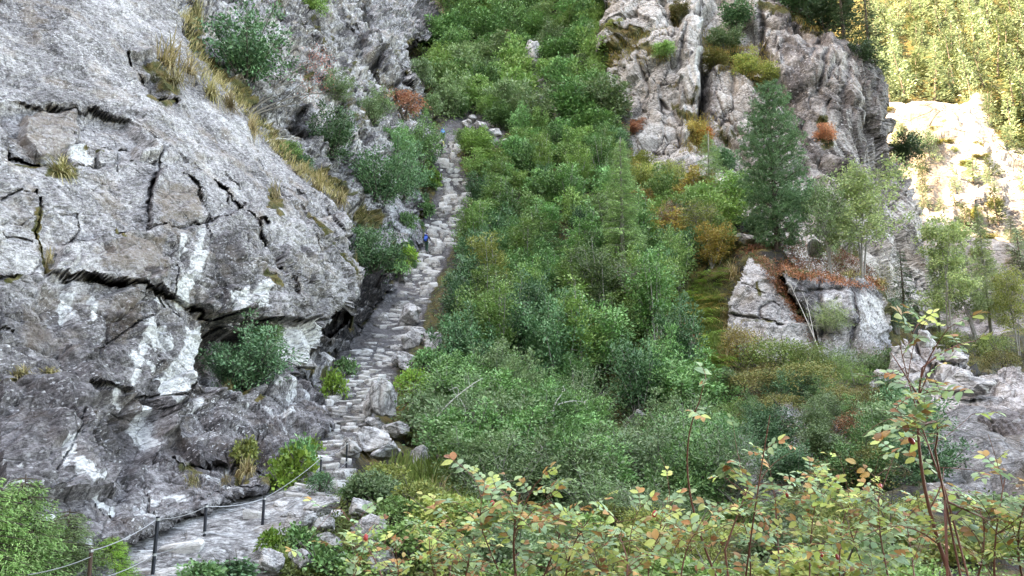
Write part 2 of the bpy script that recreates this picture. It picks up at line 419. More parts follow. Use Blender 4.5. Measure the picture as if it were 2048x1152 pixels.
A1_blocks = [  # (polygon, outward m, soft px, tilt: extra outward at the lower edge)
    ([(100, 545), (120, 500), (235, 482), (300, 462), (400, 452), (480, 422), (560, 505), (600, 590), (640, 642), (512, 641), (500, 622), (445, 637), (400, 606), (330, 600), (220, 576), (150, 556)], .4, 4),
    ([(0, 195), (130, 203), (200, 206), (262, 232), (300, 300), (240, 325), (90, 330), (20, 330)], -.6, 6),
    ([(60, 215), (160, 205), (165, 250), (140, 300), (85, 318), (50, 270)], .55, 5),
    ([(135, 300), (160, 272), (200, 300), (190, 325), (150, 330)], .5, 4), ([(200, 285), (245, 290), (240, 325), (205, 325)], .4, 4), ([(275, 285), (318, 290), (315, 318), (278, 318)], .45, 4),
    ([(175, 772), (260, 795), (300, 800), (305, 870), (290, 930), (220, 935), (190, 870)], -.6, 12),
    ([(0, 757), (125, 752), (165, 775), (180, 870), (225, 940), (225, 1000), (0, 1000)], .5, 5),
    ([(300, 800), (390, 800), (480, 775), (560, 752), (640, 792), (672, 862), (560, 905), (520, 905), (470, 930), (400, 930), (312, 880)], .5, 6),
    ([(300, 380), (318, 345), (400, 350), (412, 448), (300, 460)], .3, 4),
    ([(262, 107), (300, 110), (310, 150), (345, 200), (320, 200), (285, 160)], -.7, 6), ([(255, 100), (300, 100), (312, 150), (285, 150)], .45, 5),
    ([(425, 640), (560, 642), (640, 645), (645, 735), (560, 745), (400, 780), (440, 690)], -.55, 5),
    ([(400, 690), (450, 660), (545, 660), (560, 740), (480, 790), (400, 770)], -1.6, 8),
    ([(445, 575), (505, 570), (515, 615), (470, 636), (445, 630)], .35, 5)]
A1_white = [[(392, 455), (412, 455), (418, 500), (405, 545), (375, 592), (330, 600), (332, 585), (365, 545), (385, 500)], [(125, 565), (162, 575), (158, 630), (132, 635)], [(368, 655), (432, 640), (440, 690), (415, 730), (392, 760), (360, 792), (300, 785), (330, 740), (360, 700)],
            [(275, 640), (310, 660), (280, 740), (268, 780), (252, 760), (262, 700)], [(178, 585), (198, 585), (195, 645), (180, 650)], [(450, 578), (505, 573), (510, 608), (452, 634)], [(520, 565), (540, 560), (535, 620), (508, 622)], [(552, 644), (645, 644), (642, 712), (600, 735), (556, 725)],
            [(268, 800), (285, 805), (300, 870), (310, 905), (285, 905), (272, 850)], [(330, 585), (375, 585), (395, 606), (365, 625), (340, 605)], [(138, 285), (165, 275), (195, 305), (188, 325), (150, 330)], [(355, 470), (375, 470), (370, 510), (350, 520)], [(300, 600), (316, 600), (300, 650), (285, 640)], [(375, 800), (390, 800), (392, 830), (372, 840)], [(255, 690), (275, 695), (268, 730), (250, 720)], [(120, 880), (150, 870), (135, 930), (120, 960)]]
A1_brown = [[(45, 205), (170, 205), (172, 255), (140, 310), (80, 320), (40, 280)], [(308, 375), (400, 370), (412, 448), (310, 456)], [(170, 505), (330, 470), (330, 560), (300, 590), (180, 560)], [(30, 600), (120, 590), (120, 680), (60, 690)], [(210, 595), (280, 610), (260, 700), (200, 690)], [(480, 880), (530, 880), (545, 935), (500, 930)], [(170, 770), (200, 775), (200, 850), (180, 850)]]
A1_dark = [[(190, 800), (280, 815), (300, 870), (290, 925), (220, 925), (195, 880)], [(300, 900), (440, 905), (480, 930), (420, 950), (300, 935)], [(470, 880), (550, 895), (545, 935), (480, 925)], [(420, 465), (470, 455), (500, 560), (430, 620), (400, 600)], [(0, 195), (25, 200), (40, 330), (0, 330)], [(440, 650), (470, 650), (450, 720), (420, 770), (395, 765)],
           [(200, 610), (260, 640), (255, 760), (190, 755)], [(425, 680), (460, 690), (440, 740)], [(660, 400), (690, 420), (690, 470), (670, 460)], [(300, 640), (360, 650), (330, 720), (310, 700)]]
A1_moss = [([(362, -20), (392, 110), (430, 155), (480, 205), (530, 275), (575, 315), (640, 362), (690, 405), (702, 440)], 9, .8), ([(310, 130), (345, 180)], 22, .9), ([(300, 195), (340, 205)], 9, 1), ([(95, 345), (150, 345)], 18, .8), ([(25, 320), (85, 328)], 7, 1), ([(170, 288), (215, 295)], 6, .8),
           ([(65, 430), (80, 490), (100, 535)], 9, .9), ([(545, 380), (555, 430)], 13, .9), ([(235, 470), (238, 492)], 5, .9), ([(0, 748), (115, 745)], 8, 1), ([(0, 570), (35, 556)], 8, 1), ([(530, 545), (555, 575)], 8, .9), ([(360, 938), (400, 945)], 8, .8), ([(470, 905), (490, 960)], 10, .9), ([(660, 460), (712, 560)], 7, .7), ([(480, 920), (540, 975)], 14, .8), ([(620, 420), (650, 470)], 7, .8), ([(505, 815), (520, 800)], 8, .8), ([(440, 770), (490, 790)], 10, .8)]

def A1_shape(X, Y, P, d, sd, n):
    wob = fbm(P * 1.1, 4, 3)
    Xw = X + wob * 8; Yw = Y + fbm(P * 1.1, 4, 9) * 8
    R = rotm(0, 32, 12)
    Q = P @ R.T
    upper = sstep(620, 380, Y + .25 * (X - 300))
    disp = fbm(P * .22, 3, 21) * .45
    h, j = facets(Q * np.array([.42, .42, .8]), 31, .9)
    base = 1 - .7 * sstep(930, 1000, Y); disp += h * (.26 - .10 * upper) * base; disp -= .10 * sstep(.10, 0, j) * (1 - .6 * upper)
    h2, j2 = facets(Q * np.array([1.1, 1.3, 2.6]) + 5, 41, .9)
    disp += h2 * .06; disp -= .035 * sstep(.10, 0, j2)
    hb, jb = facets(P * np.array([.55, .55, .5]) + 3, 55, 1.3); disp += (1 - .75 * upper) * (hb * .34 - .16 * sstep(.07, 0, jb)) * base
    hc, jc = facets(Q * np.array([1.0, .8, 1.5]) + 7, 57, 1.3); disp += (1 - .6 * upper) * (hc * .09 - .05 * sstep(.07, 0, jc)) * base
    h3, j3 = facets(Q * np.array([2.6, 3.0, 7.5]) + 9, 61, 1.0)
    disp += h3 * (.028 + .012 * upper)
    disp += ridged(Q * np.array([.8, 1.0, 5.5]), 4, 71) * .045
    disp += fbm(P * 6, 3, 81) * .012
    rb = 0
    for poly, out, w in A1_blocks:
        s_ = sdist(Xw, Yw, poly)
        disp += out * .6 * sstep(-w, w, s_); rb += out * .6 * sstep(-w, w, s_)
    wid_ = fbm(P * .55, 3, 88)
    M = zeros(X); crk = np.zeros(X.shape); rd = np.zeros(X.shape)
    for pts, w, dep, dk in A1_cracks:
        q = seg_dist(Xw, Yw, pts)
        w2 = w * (.75 + .6 * np.abs(wob) * 2)
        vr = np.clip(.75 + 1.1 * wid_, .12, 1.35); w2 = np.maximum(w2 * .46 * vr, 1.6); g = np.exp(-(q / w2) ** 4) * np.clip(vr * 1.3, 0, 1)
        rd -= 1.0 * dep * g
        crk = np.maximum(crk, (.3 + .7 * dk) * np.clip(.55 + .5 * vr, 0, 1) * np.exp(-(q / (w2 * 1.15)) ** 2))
    w5 = fbm(P * .9, 4, 91) * 12
    for p in A1_white: M[..., 0] = np.maximum(M[..., 0], .80 * soft(X, Y, p, 9, w5 * .8))
    for p in A1_brown: M[..., 1] = np.maximum(M[..., 1], .66 * soft(X, Y, p, 14, w5))
    for k, p in enumerate(A1_dark): M[..., 2] = np.maximum(M[..., 2], (.66 if k > 2 else .8) * soft(X, Y, p, 16, w5))  # strongest patches paint shade into the recesses at the cliff foot
    vs_ = fbm(P * np.array([1.6, 1.6, .12]), 4, 95)
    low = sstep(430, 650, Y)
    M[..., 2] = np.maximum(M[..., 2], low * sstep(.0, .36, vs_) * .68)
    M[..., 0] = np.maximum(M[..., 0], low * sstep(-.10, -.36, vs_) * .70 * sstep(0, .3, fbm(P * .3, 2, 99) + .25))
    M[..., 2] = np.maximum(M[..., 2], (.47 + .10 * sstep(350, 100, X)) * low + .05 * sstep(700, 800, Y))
    jn = fbm(P * .8, 3, 97)
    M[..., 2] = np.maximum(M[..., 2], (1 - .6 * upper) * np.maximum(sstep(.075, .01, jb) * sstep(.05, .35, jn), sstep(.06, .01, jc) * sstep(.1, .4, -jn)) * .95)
    M[..., 1] = np.maximum(M[..., 1], .38 * sstep(300, 600, Y))
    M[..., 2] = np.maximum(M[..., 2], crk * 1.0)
    for pts, w, st in A1_moss:
        M[..., 3] = np.maximum(M[..., 3], st * .85 * np.exp(-(seg_dist(Xw, Yw, pts) / w) ** 2))
    return disp, M, rd + rb

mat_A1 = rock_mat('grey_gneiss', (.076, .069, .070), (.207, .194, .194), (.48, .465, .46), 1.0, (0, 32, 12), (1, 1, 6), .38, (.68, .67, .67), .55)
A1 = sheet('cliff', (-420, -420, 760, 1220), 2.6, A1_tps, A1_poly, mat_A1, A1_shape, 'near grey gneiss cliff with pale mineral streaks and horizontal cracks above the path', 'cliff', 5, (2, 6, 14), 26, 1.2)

# ---- second cliff, beside the steps -------------------------------------------
A2_tps = TPS([(300, -200, 70), (400, 0, 64), (470, 160, 55), (600, 50, 74), (600, 200, 63), (560, 330, 53), (700, 100, 84), (700, 300, 64), (760, 0, 112), (820, 60, 112), (860, 200, 97), (868, 300, 88.5), (858, 400, 77), (835, 500, 65), (800, 570, 53), (780, 640, 46),
              (700, 730, 38.5), (640, 770, 34), (620, 640, 41), (700, 560, 46.5), (760, 480, 60), (640, 400, 56), (740, 400, 63), (560, 760, 32), (885, 20, 150), (840, 0, 140)])
A2_poly = [(250, -420), (880, -420), (890, -20), (885, 40), (862, 78), (835, 82), (824, 100), (832, 130), (850, 170), (860, 210), (868, 250), (878, 280), (872, 320), (866, 360), (858, 400), (850, 440), (838, 490), (805, 530), (790, 590), (772, 630), (740, 670), (700, 720), (660, 765), (640, 790), (480, 800), (480, 400), (250, 200)]
A2_cracks = [([(735, 10), (748, 60), (752, 110), (745, 150)], 9, 1.4, 1), ([(745, 150), (780, 170), (800, 160)], 6, 1, 1), ([(800, 150), (830, 185), (852, 212)], 6, 1.3, 1), ([(770, 100), (800, 140), (830, 200)], 4, .9, .8), ([(640, -20), (670, 40), (700, 75)], 8, 1.2, .9), ([(600, 60), (640, 110), (660, 130)], 5, .7, .6), ([(600, 225), (590, 260), (610, 280)], 9, 1.0, 1), ([(690, 200), (700, 260), (690, 310)], 4, .6, .5),
             ([(730, 260), (735, 290), (745, 300)], 6, .7, .8), ([(700, 60), (730, 140), (745, 250)], 4, .6, .4), ([(720, 650), (690, 640), (650, 650)], 6, .6, 1), ([(740, 400), (760, 450), (830, 505)], 4, .5, .6), ([(660, 455), (690, 480)], 6, .6, .8)]
A2_dark = [[(735, 60), (765, 60), (780, 110), (760, 160), (742, 150)], [(825, -30), (890, -30), (888, 40), (860, 75), (835, 78)], [(735, 500), (800, 540), (785, 620), (730, 680), (650, 735), (640, 650), (700, 615), (728, 575)], [(585, 220), (615, 200), (620, 280), (590, 280)], [(655, 640), (760, 600), (720, 690), (650, 740)], [(650, 660), (730, 640), (700, 700), (640, 730)]]  # wet wall and deep cracks, plus shade painted on the gully-head rock
A2_moss = [([(385, 20), (400, 120), (470, 190), (530, 270), (600, 330), (690, 400)], 17, .85), ([(560, 320), (640, 360), (720, 420), (740, 450)], 22, .9), ([(690, 100), (700, 180), (695, 260)], 7, .7), ([(830, 80), (850, 160), (868, 250)], 8, .9), ([(770, 180), (730, 240)], 14, .7), ([(865, 300), (850, 420), (830, 510)], 9, 1), ([(780, 510), (800, 540)], 12, .9), ([(690, 440), (740, 520)], 12, .9), ([(620, 40), (660, 100)], 8, .7), ([(735, 650), (750, 640)], 8, .7), ([(640, 760), (690, 740)], 8, .8), ([(560, 735), (620, 750)], 9, .8)]

def A2_shape(X, Y, P, d, sd, n):
    wob = fbm(P * .6, 4, 103); Xw = X + wob * 9; Yw = Y + fbm(P * .6, 4, 109) * 9
    R = rotm(8, 66, 10); Q = P @ R.T
    disp = fbm(P * .12, 3, 121) * 1.6
    h, j = facets(Q * np.array([.22, .28, .6]), 131, .9); disp += h * .8 - .2 * sstep(.1, 0, j)
    h, j = facets(Q * np.array([.6, .7, 2.0]) + 3, 141, .9); disp += h * .55 - .22 * sstep(.1, 0, j); jb = j
    h, j = facets(Q * np.array([1.2, 1.6, 5]) + 3, 151, .9); disp += h * .11
    disp += ridged(Q * np.array([.35, .5, 2.6]), 4, 171) * .22
    M = zeros(X); rd = np.zeros(X.shape)
    slab = soft(Xw, Yw, [(740, 400), (790, 395), (845, 490), (830, 510), (790, 480), (750, 440)], 6)
    disp = disp * (1 - .75 * slab) + slab * .5
    wall = soft(Xw, Yw, A2_dark[2], 10); disp -= wall * .8
    for pts, w, dep, dk in A2_cracks:
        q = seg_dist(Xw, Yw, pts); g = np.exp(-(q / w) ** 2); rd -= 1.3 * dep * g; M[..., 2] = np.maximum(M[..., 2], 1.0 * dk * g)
    w5 = fbm(P * .5, 4, 191) * 12
    for p in A2_dark: M[..., 2] = np.maximum(M[..., 2], .84 * soft(X, Y, p, 12, w5))
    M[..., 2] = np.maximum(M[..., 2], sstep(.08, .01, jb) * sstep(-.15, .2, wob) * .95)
    vs_ = fbm(Q * np.array([.25, .4, 1.5]), 4, 195)
    M[..., 0] = np.maximum(M[..., 0], sstep(.05, .4, vs_) * .62)
    M[..., 2] = np.maximum(M[..., 2], sstep(-.08, -.4, vs_) * .72)
    for pts, w, st in A2_moss: M[..., 3] = np.maximum(M[..., 3], st * .85 * np.exp(-(seg_dist(Xw, Yw, pts) / w) ** 2))
    M[..., 3] = np.maximum(M[..., 3], .5 * sstep(.25, .5, fbm(P * .35, 3, 198)))
    return disp, M, rd

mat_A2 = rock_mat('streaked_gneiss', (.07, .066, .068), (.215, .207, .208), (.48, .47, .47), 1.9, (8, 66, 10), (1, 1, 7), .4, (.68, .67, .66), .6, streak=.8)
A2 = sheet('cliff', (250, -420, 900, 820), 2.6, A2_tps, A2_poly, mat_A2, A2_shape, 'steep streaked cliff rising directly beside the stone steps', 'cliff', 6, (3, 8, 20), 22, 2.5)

# ---- the slope with the gully, path and bank ------------------------------------
PATH = [(250, 1150, 13, 200), (330, 1105, 14.2, 190), (480, 1062, 15.8, 170), (590, 1010, 18.6, 120), (640, 940, 22, 96), (668, 880, 26, 88), (690, 830, 30, 90), (705, 790, 33, 104), (728, 735, 38, 104), (765, 685, 43, 92), (800, 635, 48, 84), (822, 585, 54.5, 66), (838, 545, 60, 70), (858, 505, 65, 68), (882, 450, 72, 60),
        (902, 400, 78.5, 56), (908, 372, 81.5, 58), (893, 340, 84, 46), (886, 310, 86.5, 42), (892, 285, 89, 44), (925, 262, 93, 60), (975, 255, 97, 60)]
B_pts = []
for px, py, dd, w in PATH: B_pts += [(px - w * .55, py, dd), (px + w * .55, py, dd)]
B_pts += [(1020, 220, 108), (900, 190, 110), (900, 100, 130), (900, 0, 150), (1000, -200, 190), (1000, 100, 132), (1100, 200, 108), (1180, 100, 122), (1150, 0, 138), (1100, 300, 90), (1000, 380, 79), (1000, 500, 64.5), (980, 600, 53), (960, 700, 43), (930, 800, 35), (900, 870, 29), (880, 930, 25), (820, 1000, 20), (760, 1080, 16.5), (700, 1150, 14.5), (500, 1160, 13.5),
          (1000, 900, 29), (1000, 1000, 22.5), (1100, 700, 44), (1240, 880, 34), (1260, 960, 28), (1200, 780, 39.5), (1150, 550, 59), (1300, 680, 45), (1300, 550, 56), (1300, 400, 73), (1300, 300, 86), (1400, 450, 63), (1400, 600, 51), (1440, 800, 36), (1400, 950, 28), (1200, 1152, 14), (1000, 1152, 13.5),
          (1500, 500, 54), (1650, 540, 52), (1760, 580, 52), (1550, 650, 48), (1690, 680, 46), (1560, 780, 37), (1600, 860, 31), (1700, 900, 26), (1650, 1000, 20), (1800, 1100, 13), (1500, 1152, 12.5), (1850, 800, 34), (1950, 700, 50), (2040, 690, 54), (1880, 640, 58), (1950, 900, 23), (2048, 1000, 16), (2300, 900, 18), (2300, 600, 62), (1700, 450, 66), (1850, 560, 72), (1980, 600, 74),
          (1000, 1400, 7), (1600, 1400, 6.2), (2048, 1400, 6), (400, 1400, 7.5), (1000, 1750, 4.2), (1800, 1750, 4), (300, 1750, 4.4), (0, 1250, 10), (-300, 1300, 8.5), (-300, 1100, 9.5), (0, 1100, 12.5), (1400, 200, 100), (1700, 300, 90), (1700, 0, 130), (1400, 0, 125), (700, 600, 50), (600, 760, 36), (500, 900, 25), (400, 1000, 18.5), (700, 300, 100), (400, 500, 60), (-200, 700, 30), (1990, 500, 88), (2300, 300, 110)]
B_tps = TPS(B_pts)
B_poly = [(-340, -280), (1330, -280), (1300, 100), (1262, 230), (1272, 320), (1400, 425), (1500, 440), (1600, 530), (1700, 575), (1800, 625), (1890, 655), (1960, 668), (2060, 640), (2440, 620), (2440, 1800), (-340, 1800)]
PATH_XY = [(a, b) for a, b, _, _ in PATH]

def path_near(X, Y):
    """distance to the path as a multiple of its half width"""
    r = np.full(X.shape, 1e9)
    for (a, b, _, w1), (c, e, _, w2) in zip(PATH[:-1], PATH[1:]):
        vx, vy = c - a, e - b; t = np.clip(((X - a) * vx + (Y - b) * vy) / (vx * vx + vy * vy), 0, 1)
        r = np.minimum(r, np.hypot(X - a - t * vx, Y - b - t * vy) / (.5 * (w1 + t * (w2 - w1))))
    return r

B_moss = [[(1440, 480), (1500, 560), (1450, 720), (1420, 900), (1500, 1000), (1750, 1000), (1730, 850), (1640, 720), (1500, 640), (1560, 480), (1500, 440)], [(770, 780), (860, 740), (880, 880), (800, 900)], [(1280, 480), (1440, 500), (1440, 800), (1340, 800)]]
B_rock = [[(1560, 820), (1680, 830), (1700, 900), (1600, 900)], [(1480, 860), (1560, 850), (1580, 980), (1500, 990)], [(1800, 800), (2400, 780), (2400, 1100), (1880, 1060)], [(1180, 860), (1300, 880), (1300, 980), (1200, 940)], [(540, 980), (660, 990), (650, 1060), (600, 1080), (560, 1170), (200, 1170), (400, 1060)], [(1040, 90), (1080, 90), (1090, 170), (1040, 160)], [(1040, 180), (1130, 200), (1120, 240), (1040, 230)]]

def B_shape(X, Y, P, d, sd, n):
    pn = path_near(X, Y); off = sstep(.9, 1.7, pn)
    disp = fbm(P * .18, 4, 221) * 1.0 * off
    h, j = facets(P * np.array([.5, .5, .6]), 231, .9); disp += h * .5 * off
    h2, j2 = facets(P * 1.6 + 4, 241, .9); disp += h2 * .14 * (.25 + .75 * off)
    disp += fbm(P * 2.2, 3, 251) * .08 * (.3 + .7 * off)
    M = zeros(X)
    w5 = fbm(P * .5, 4, 291) * 14
    rock = np.zeros(X.shape)
    for p in B_rock: rock = np.maximum(rock, soft(X, Y, p, 14, w5))
    M[..., 2] = .93 * (1 - rock)
    M[..., 3] = np.clip(.56 + .25 * fbm(P * .3, 3, 295), 0, 1) * (1 - rock)
    for p in B_moss: M[..., 3] = np.maximum(M[..., 3], .66 * soft(X, Y, p, 50, w5 * 4) * (1 - rock))
    pm = 1 - sstep(.9, 1.25, pn)
    M *= (1 - pm)[..., None]
    low_ = sstep(940, 985, Y); M[..., 0] = pm * .55 * low_; M[..., 2] = np.maximum(M[..., 2], pm * .62 * (1 - low_))
    return disp, M

mat_B = rock_mat('rocky_ground', (.07, .066, .064), (.18, .172, .17), (.38, .37, .36), 1.0, (0, 10, 20), (1, 1, 2.5), .15, (.6, .6, .58), .6)
B = sheet('ground', (-320, -260, 2420, 1780), 6.5, B_tps, B_poly, mat_B, B_shape, 'rocky mountainside with a steep overgrown gully and a stony bank', 'mountainside', 4, None, 10, .3)

# ---- cliff on the other side of the gully ----------------------------------------
C_tps = TPS([(1180, 0, 122), (1220, 200, 103), (1220, 330, 92), (1300, 0, 112), (1300, 150, 100), (1380, 200, 95), (1405, 120, 101), (1450, 250, 92), (1440, 60, 108), (1400, 380, 83), (1500, 0, 112), (1500, 120, 99), (1480, 400, 80), (1600, 60, 104), (1600, 300, 84), (1640, 440, 73), (1700, 110, 99), (1700, 200, 90), (1765, 200, 97), (1780, 320, 93), (1840, 400, 88), (1865, 480, 84), (1700, 450, 75), (1880, 600, 79), (1750, 560, 70), (1300, -300, 150), (1640, -200, 140), (1800, 0, 125), (1500, 520, 68), (1300, 480, 78)])
C_poly = [(1190, -420), (1195, 0), (1212, 60), (1215, 120), (1230, 200), (1225, 260), (1240, 330), (1260, 480), (1500, 560), (1750, 640), (1870, 640), (1882, 580), (1872, 510), (1865, 470), (1845, 400), (1815, 350), (1790, 320), (1778, 280), (1768, 230), (1766, 175), (1752, 150), (1715, 118), (1690, 90), (1660, 55), (1640, 30), (1700, -60), (1800, -420)]
C_cracks = [([(1395, -20), (1398, 60), (1394, 150), (1400, 260), (1392, 330)], 6, 1.3, .6), ([(1352, 30), (1365, 70), (1360, 140), (1372, 220), (1365, 290)], 4, .9, .6), ([(1408, 150), (1402, 200), (1408, 260)], 11, 1.6, 1), ([(1525, 30), (1520, 80), (1535, 110)], 9, 1.3, 1), ([(1440, 150), (1460, 145), (1462, 190)], 4, .7, .5), ([(1230, 60), (1260, 48), (1275, 40)], 5, .7, .5), ([(1200, 70), (1290, 75), (1330, 60)], 3, .5, .4), ([(1240, 90), (1280, 110), (1290, 170), (1270, 230)], 5, .8, .5), ([(1320, 190), (1345, 215), (1360, 250)], 5, .7, .6),
            ([(1640, 60), (1650, 130), (1640, 180)], 6, .8, .7), ([(1690, 130), (1685, 190), (1700, 230)], 7, .8, .8), ([(1740, 170), (1735, 230), (1755, 290)], 5, .7, .7), ([(1660, 200), (1640, 260), (1650, 300)], 5, .6, .6), ([(1600, 50), (1625, 120)], 7, .8, .8), ([(1560, 60), (1570, 130)], 5, .6, .6)]
C_moss = [([(1205, 60), (1240, 75), (1300, 80)], 12, .9), ([(1215, 110), (1250, 100), (1330, 110)], 14, .8), ([(1240, 150), (1250, 200), (1260, 250)], 12, .6), ([(1345, 10), (1360, 35)], 12, .9), ([(1415, 60), (1450, 80), (1490, 100), (1440, 120)], 24, 1), ([(1420, 120), (1500, 130), (1530, 165)], 18, .9), ([(1380, 230), (1395, 300), (1410, 290)], 14, .9), ([(1340, 190), (1375, 250), (1385, 290)], 8, .8), ([(1530, 20), (1600, 30), (1660, 50), (1710, 100), (1755, 145)], 18, .9), ([(1640, 250), (1650, 300)], 16, .8), ([(1500, 110), (1510, 165)], 14, .8), ([(1240, 330), (1350, 400), (1450, 420)], 30, .7), ([(1225, 200), (1245, 260)], 10, .7), ([(1600, 420), (1680, 400)], 25, .5)]

def C_shape(X, Y, P, d, sd, n):
    wob = fbm(P * .4, 4, 303); Xw = X + wob * 9; Yw = Y + fbm(P * .4, 4, 309) * 9
    R = rotm(6, 4, 20); Q = P @ R.T
    disp = fbm(P * .07, 3, 321) * 2.2
    h, j = facets(Q * np.array([.16, .16, .07]), 331, .9); disp += h * 2.0 - .6 * sstep(.1, 0, j)
    h, jb = facets(Q * np.array([.42, .42, .2]) + 2, 341, .9); disp += h * .75 - .3 * sstep(.09, 0, jb)
    h, j = facets(Q * np.array([1.0, 1.0, .6]) + 2, 351, .9); disp += h * .18 - .1 * sstep(.09, 0, j)
    disp += ridged(Q * np.array([.7, .7, .22]), 4, 371) * .14
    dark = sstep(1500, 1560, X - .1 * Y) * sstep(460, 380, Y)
    M = zeros(X); rd = np.zeros(X.shape)
    pil = soft(Xw, Yw, [(1352, 60), (1398, 0), (1398, 280), (1365, 300), (1362, 200)], 5); disp += pil * 1.2
    gul = soft(Xw, Yw, [(1400, 40), (1440, -20), (1520, 60), (1535, 140), (1480, 130), (1420, 140), (1412, 250), (1398, 250)], 8); disp -= gul * 2.0
    for pts, w, dep, dk in C_cracks:
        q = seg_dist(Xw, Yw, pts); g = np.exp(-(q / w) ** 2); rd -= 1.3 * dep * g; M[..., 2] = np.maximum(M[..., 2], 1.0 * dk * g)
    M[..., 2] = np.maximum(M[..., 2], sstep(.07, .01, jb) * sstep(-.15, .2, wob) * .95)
    vs_ = fbm(Q * np.array([.5, .5, .06]), 4, 395)
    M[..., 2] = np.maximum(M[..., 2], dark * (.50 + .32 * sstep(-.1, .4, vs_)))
    M[..., 0] = np.maximum(M[..., 0], (.35 + .3 * pil) * sstep(-.05, .4, -vs_) + .2 * pil)
    M[..., 1] = .3 * (1 - dark) * (1 - pil)
    M[..., 1] = np.maximum(M[..., 1], .6 * soft(X, Y, [(1420, 180), (1500, 200), (1500, 320), (1430, 330)], 20, wob * 10))
    M[..., 2] = np.maximum(M[..., 2], .6 * soft(X, Y, [(1400, 150), (1440, 160), (1440, 250), (1400, 260)], 14, wob * 10))
    for pts, w, st in C_moss: M[..., 3] = np.maximum(M[..., 3], st * .85 * np.exp(-(seg_dist(Xw, Yw, pts) / w) ** 2))
    M[..., 3] = np.maximum(M[..., 3], .52 * sstep(.2, .5, fbm(P * .2, 3, 398)) * (1 - dark))
    return disp, M, rd

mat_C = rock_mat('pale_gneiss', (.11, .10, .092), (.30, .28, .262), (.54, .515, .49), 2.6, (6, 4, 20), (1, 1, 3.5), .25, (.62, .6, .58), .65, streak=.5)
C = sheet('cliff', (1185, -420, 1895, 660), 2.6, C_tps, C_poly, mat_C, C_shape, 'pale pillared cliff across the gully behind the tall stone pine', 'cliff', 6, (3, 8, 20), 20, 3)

# ---- rock outcrops on the open slope ------------------------------------------------
def outcrop_shape(seed, cracks, moss, dark=(), white=(), brown=(), amp=1.0, planes=(.5, .5, .7), round_=.6):
    def f(X, Y, P, d, sd, n):
        wob = fbm(P * .8, 4, seed); Xw = X + wob * 7; Yw = Y + fbm(P * .8, 4, seed + 7) * 7
        Q = P @ rotm(12, 20, 30).T
        disp = fbm(P * .2, 3, seed + 20) * round_ * amp
        h, j = facets(Q * np.array(planes), seed + 30, .9); disp += (h * .55 - .14 * sstep(.1, 0, j)) * amp
        h, j = facets(Q * np.array(planes) * 2.6 + 2, seed + 40, .9); disp += (h * .16 - .06 * sstep(.1, 0, j)) * amp
        h, j = facets(Q * np.array((1.8, 1.8, 5.0)) + 2, seed + 50, .9); disp += h * .06 * amp
        M = zeros(X); rd = np.zeros(X.shape)
        for pts, w, dep, dk in cracks:
            g = np.exp(-(seg_dist(Xw, Yw, pts) / w) ** 2); rd -= dep * g; M[..., 2] = np.maximum(M[..., 2], 1.0 * dk * g)
        w5 = wob * 10
        for p in dark: M[..., 2] = np.maximum(M[..., 2], .7 * soft(X, Y, p, 10, w5))
        for p in white: M[..., 0] = np.maximum(M[..., 0], .62 * soft(X, Y, p, 10, w5))
        for p in brown: M[..., 1] = np.maximum(M[..., 1], .7 * soft(X, Y, p, 10, w5))
        for pts, w, st in moss: M[..., 3] = np.maximum(M[..., 3], st * .9 * np.exp(-(seg_dist(Xw, Yw, pts) / w) ** 2))
        return disp, M, rd
    return f

mat_D = rock_mat('weathered_rock', (.13, .12, .118), (.35, .33, .32), (.58, .555, .54), 1.3, (12, 20, 30), (1, 1, 4), .3, (.64, .62, .6), .6)
mat_D2 = rock_mat('grey_weathered_rock', (.09, .088, .09), (.26, .255, .258), (.50, .49, .49), 1.3, (5, 40, 30), (1, 1, 4), .35, (.62, .61, .6), .6)
D1 = sheet('rock_outcrop', (1430, 470, 1690, 780), 2.6, TPS([(1480, 530, 48), (1530, 540, 47.2), (1570, 600, 45.8), (1460, 600, 46), (1610, 660, 45.2), (1465, 700, 43.2), (1530, 690, 43), (1650, 745, 44), (1500, 500, 50.5), (1580, 540, 49.5)]),
           [(1478, 540), (1500, 512), (1530, 506), (1548, 520), (1560, 560), (1585, 600), (1620, 660), (1660, 740), (1630, 755), (1560, 740), (1510, 715), (1462, 715), (1455, 660), (1452, 610), (1465, 570)], mat_D,
           outcrop_shape(401, [([(1455, 628), (1500, 635), (1530, 640), (1560, 655)], 3, .35, .8), ([(1525, 635), (1522, 615), (1545, 600), (1556, 610)], 3, .3, .7), ([(1482, 560), (1510, 570), (1530, 580)], 3, .25, .7), ([(1590, 600), (1625, 660), (1655, 725)], 4, .3, .5)],
                         [([(1500, 510), (1545, 530), (1570, 580), (1600, 630)], 13, 1.0), ([(1515, 560), (1520, 585)], 7, .9), ([(1480, 640), (1540, 645)], 9, .6)], dark=[[(1462, 695), (1500, 690), (1500, 718), (1462, 718)]], amp=.62, planes=(.3, .3, .5), round_=.2),
           'pale wedge of weathered rock below the tall stone pine', 'outcrop', 4, (1, 3, 6), 12, .8)
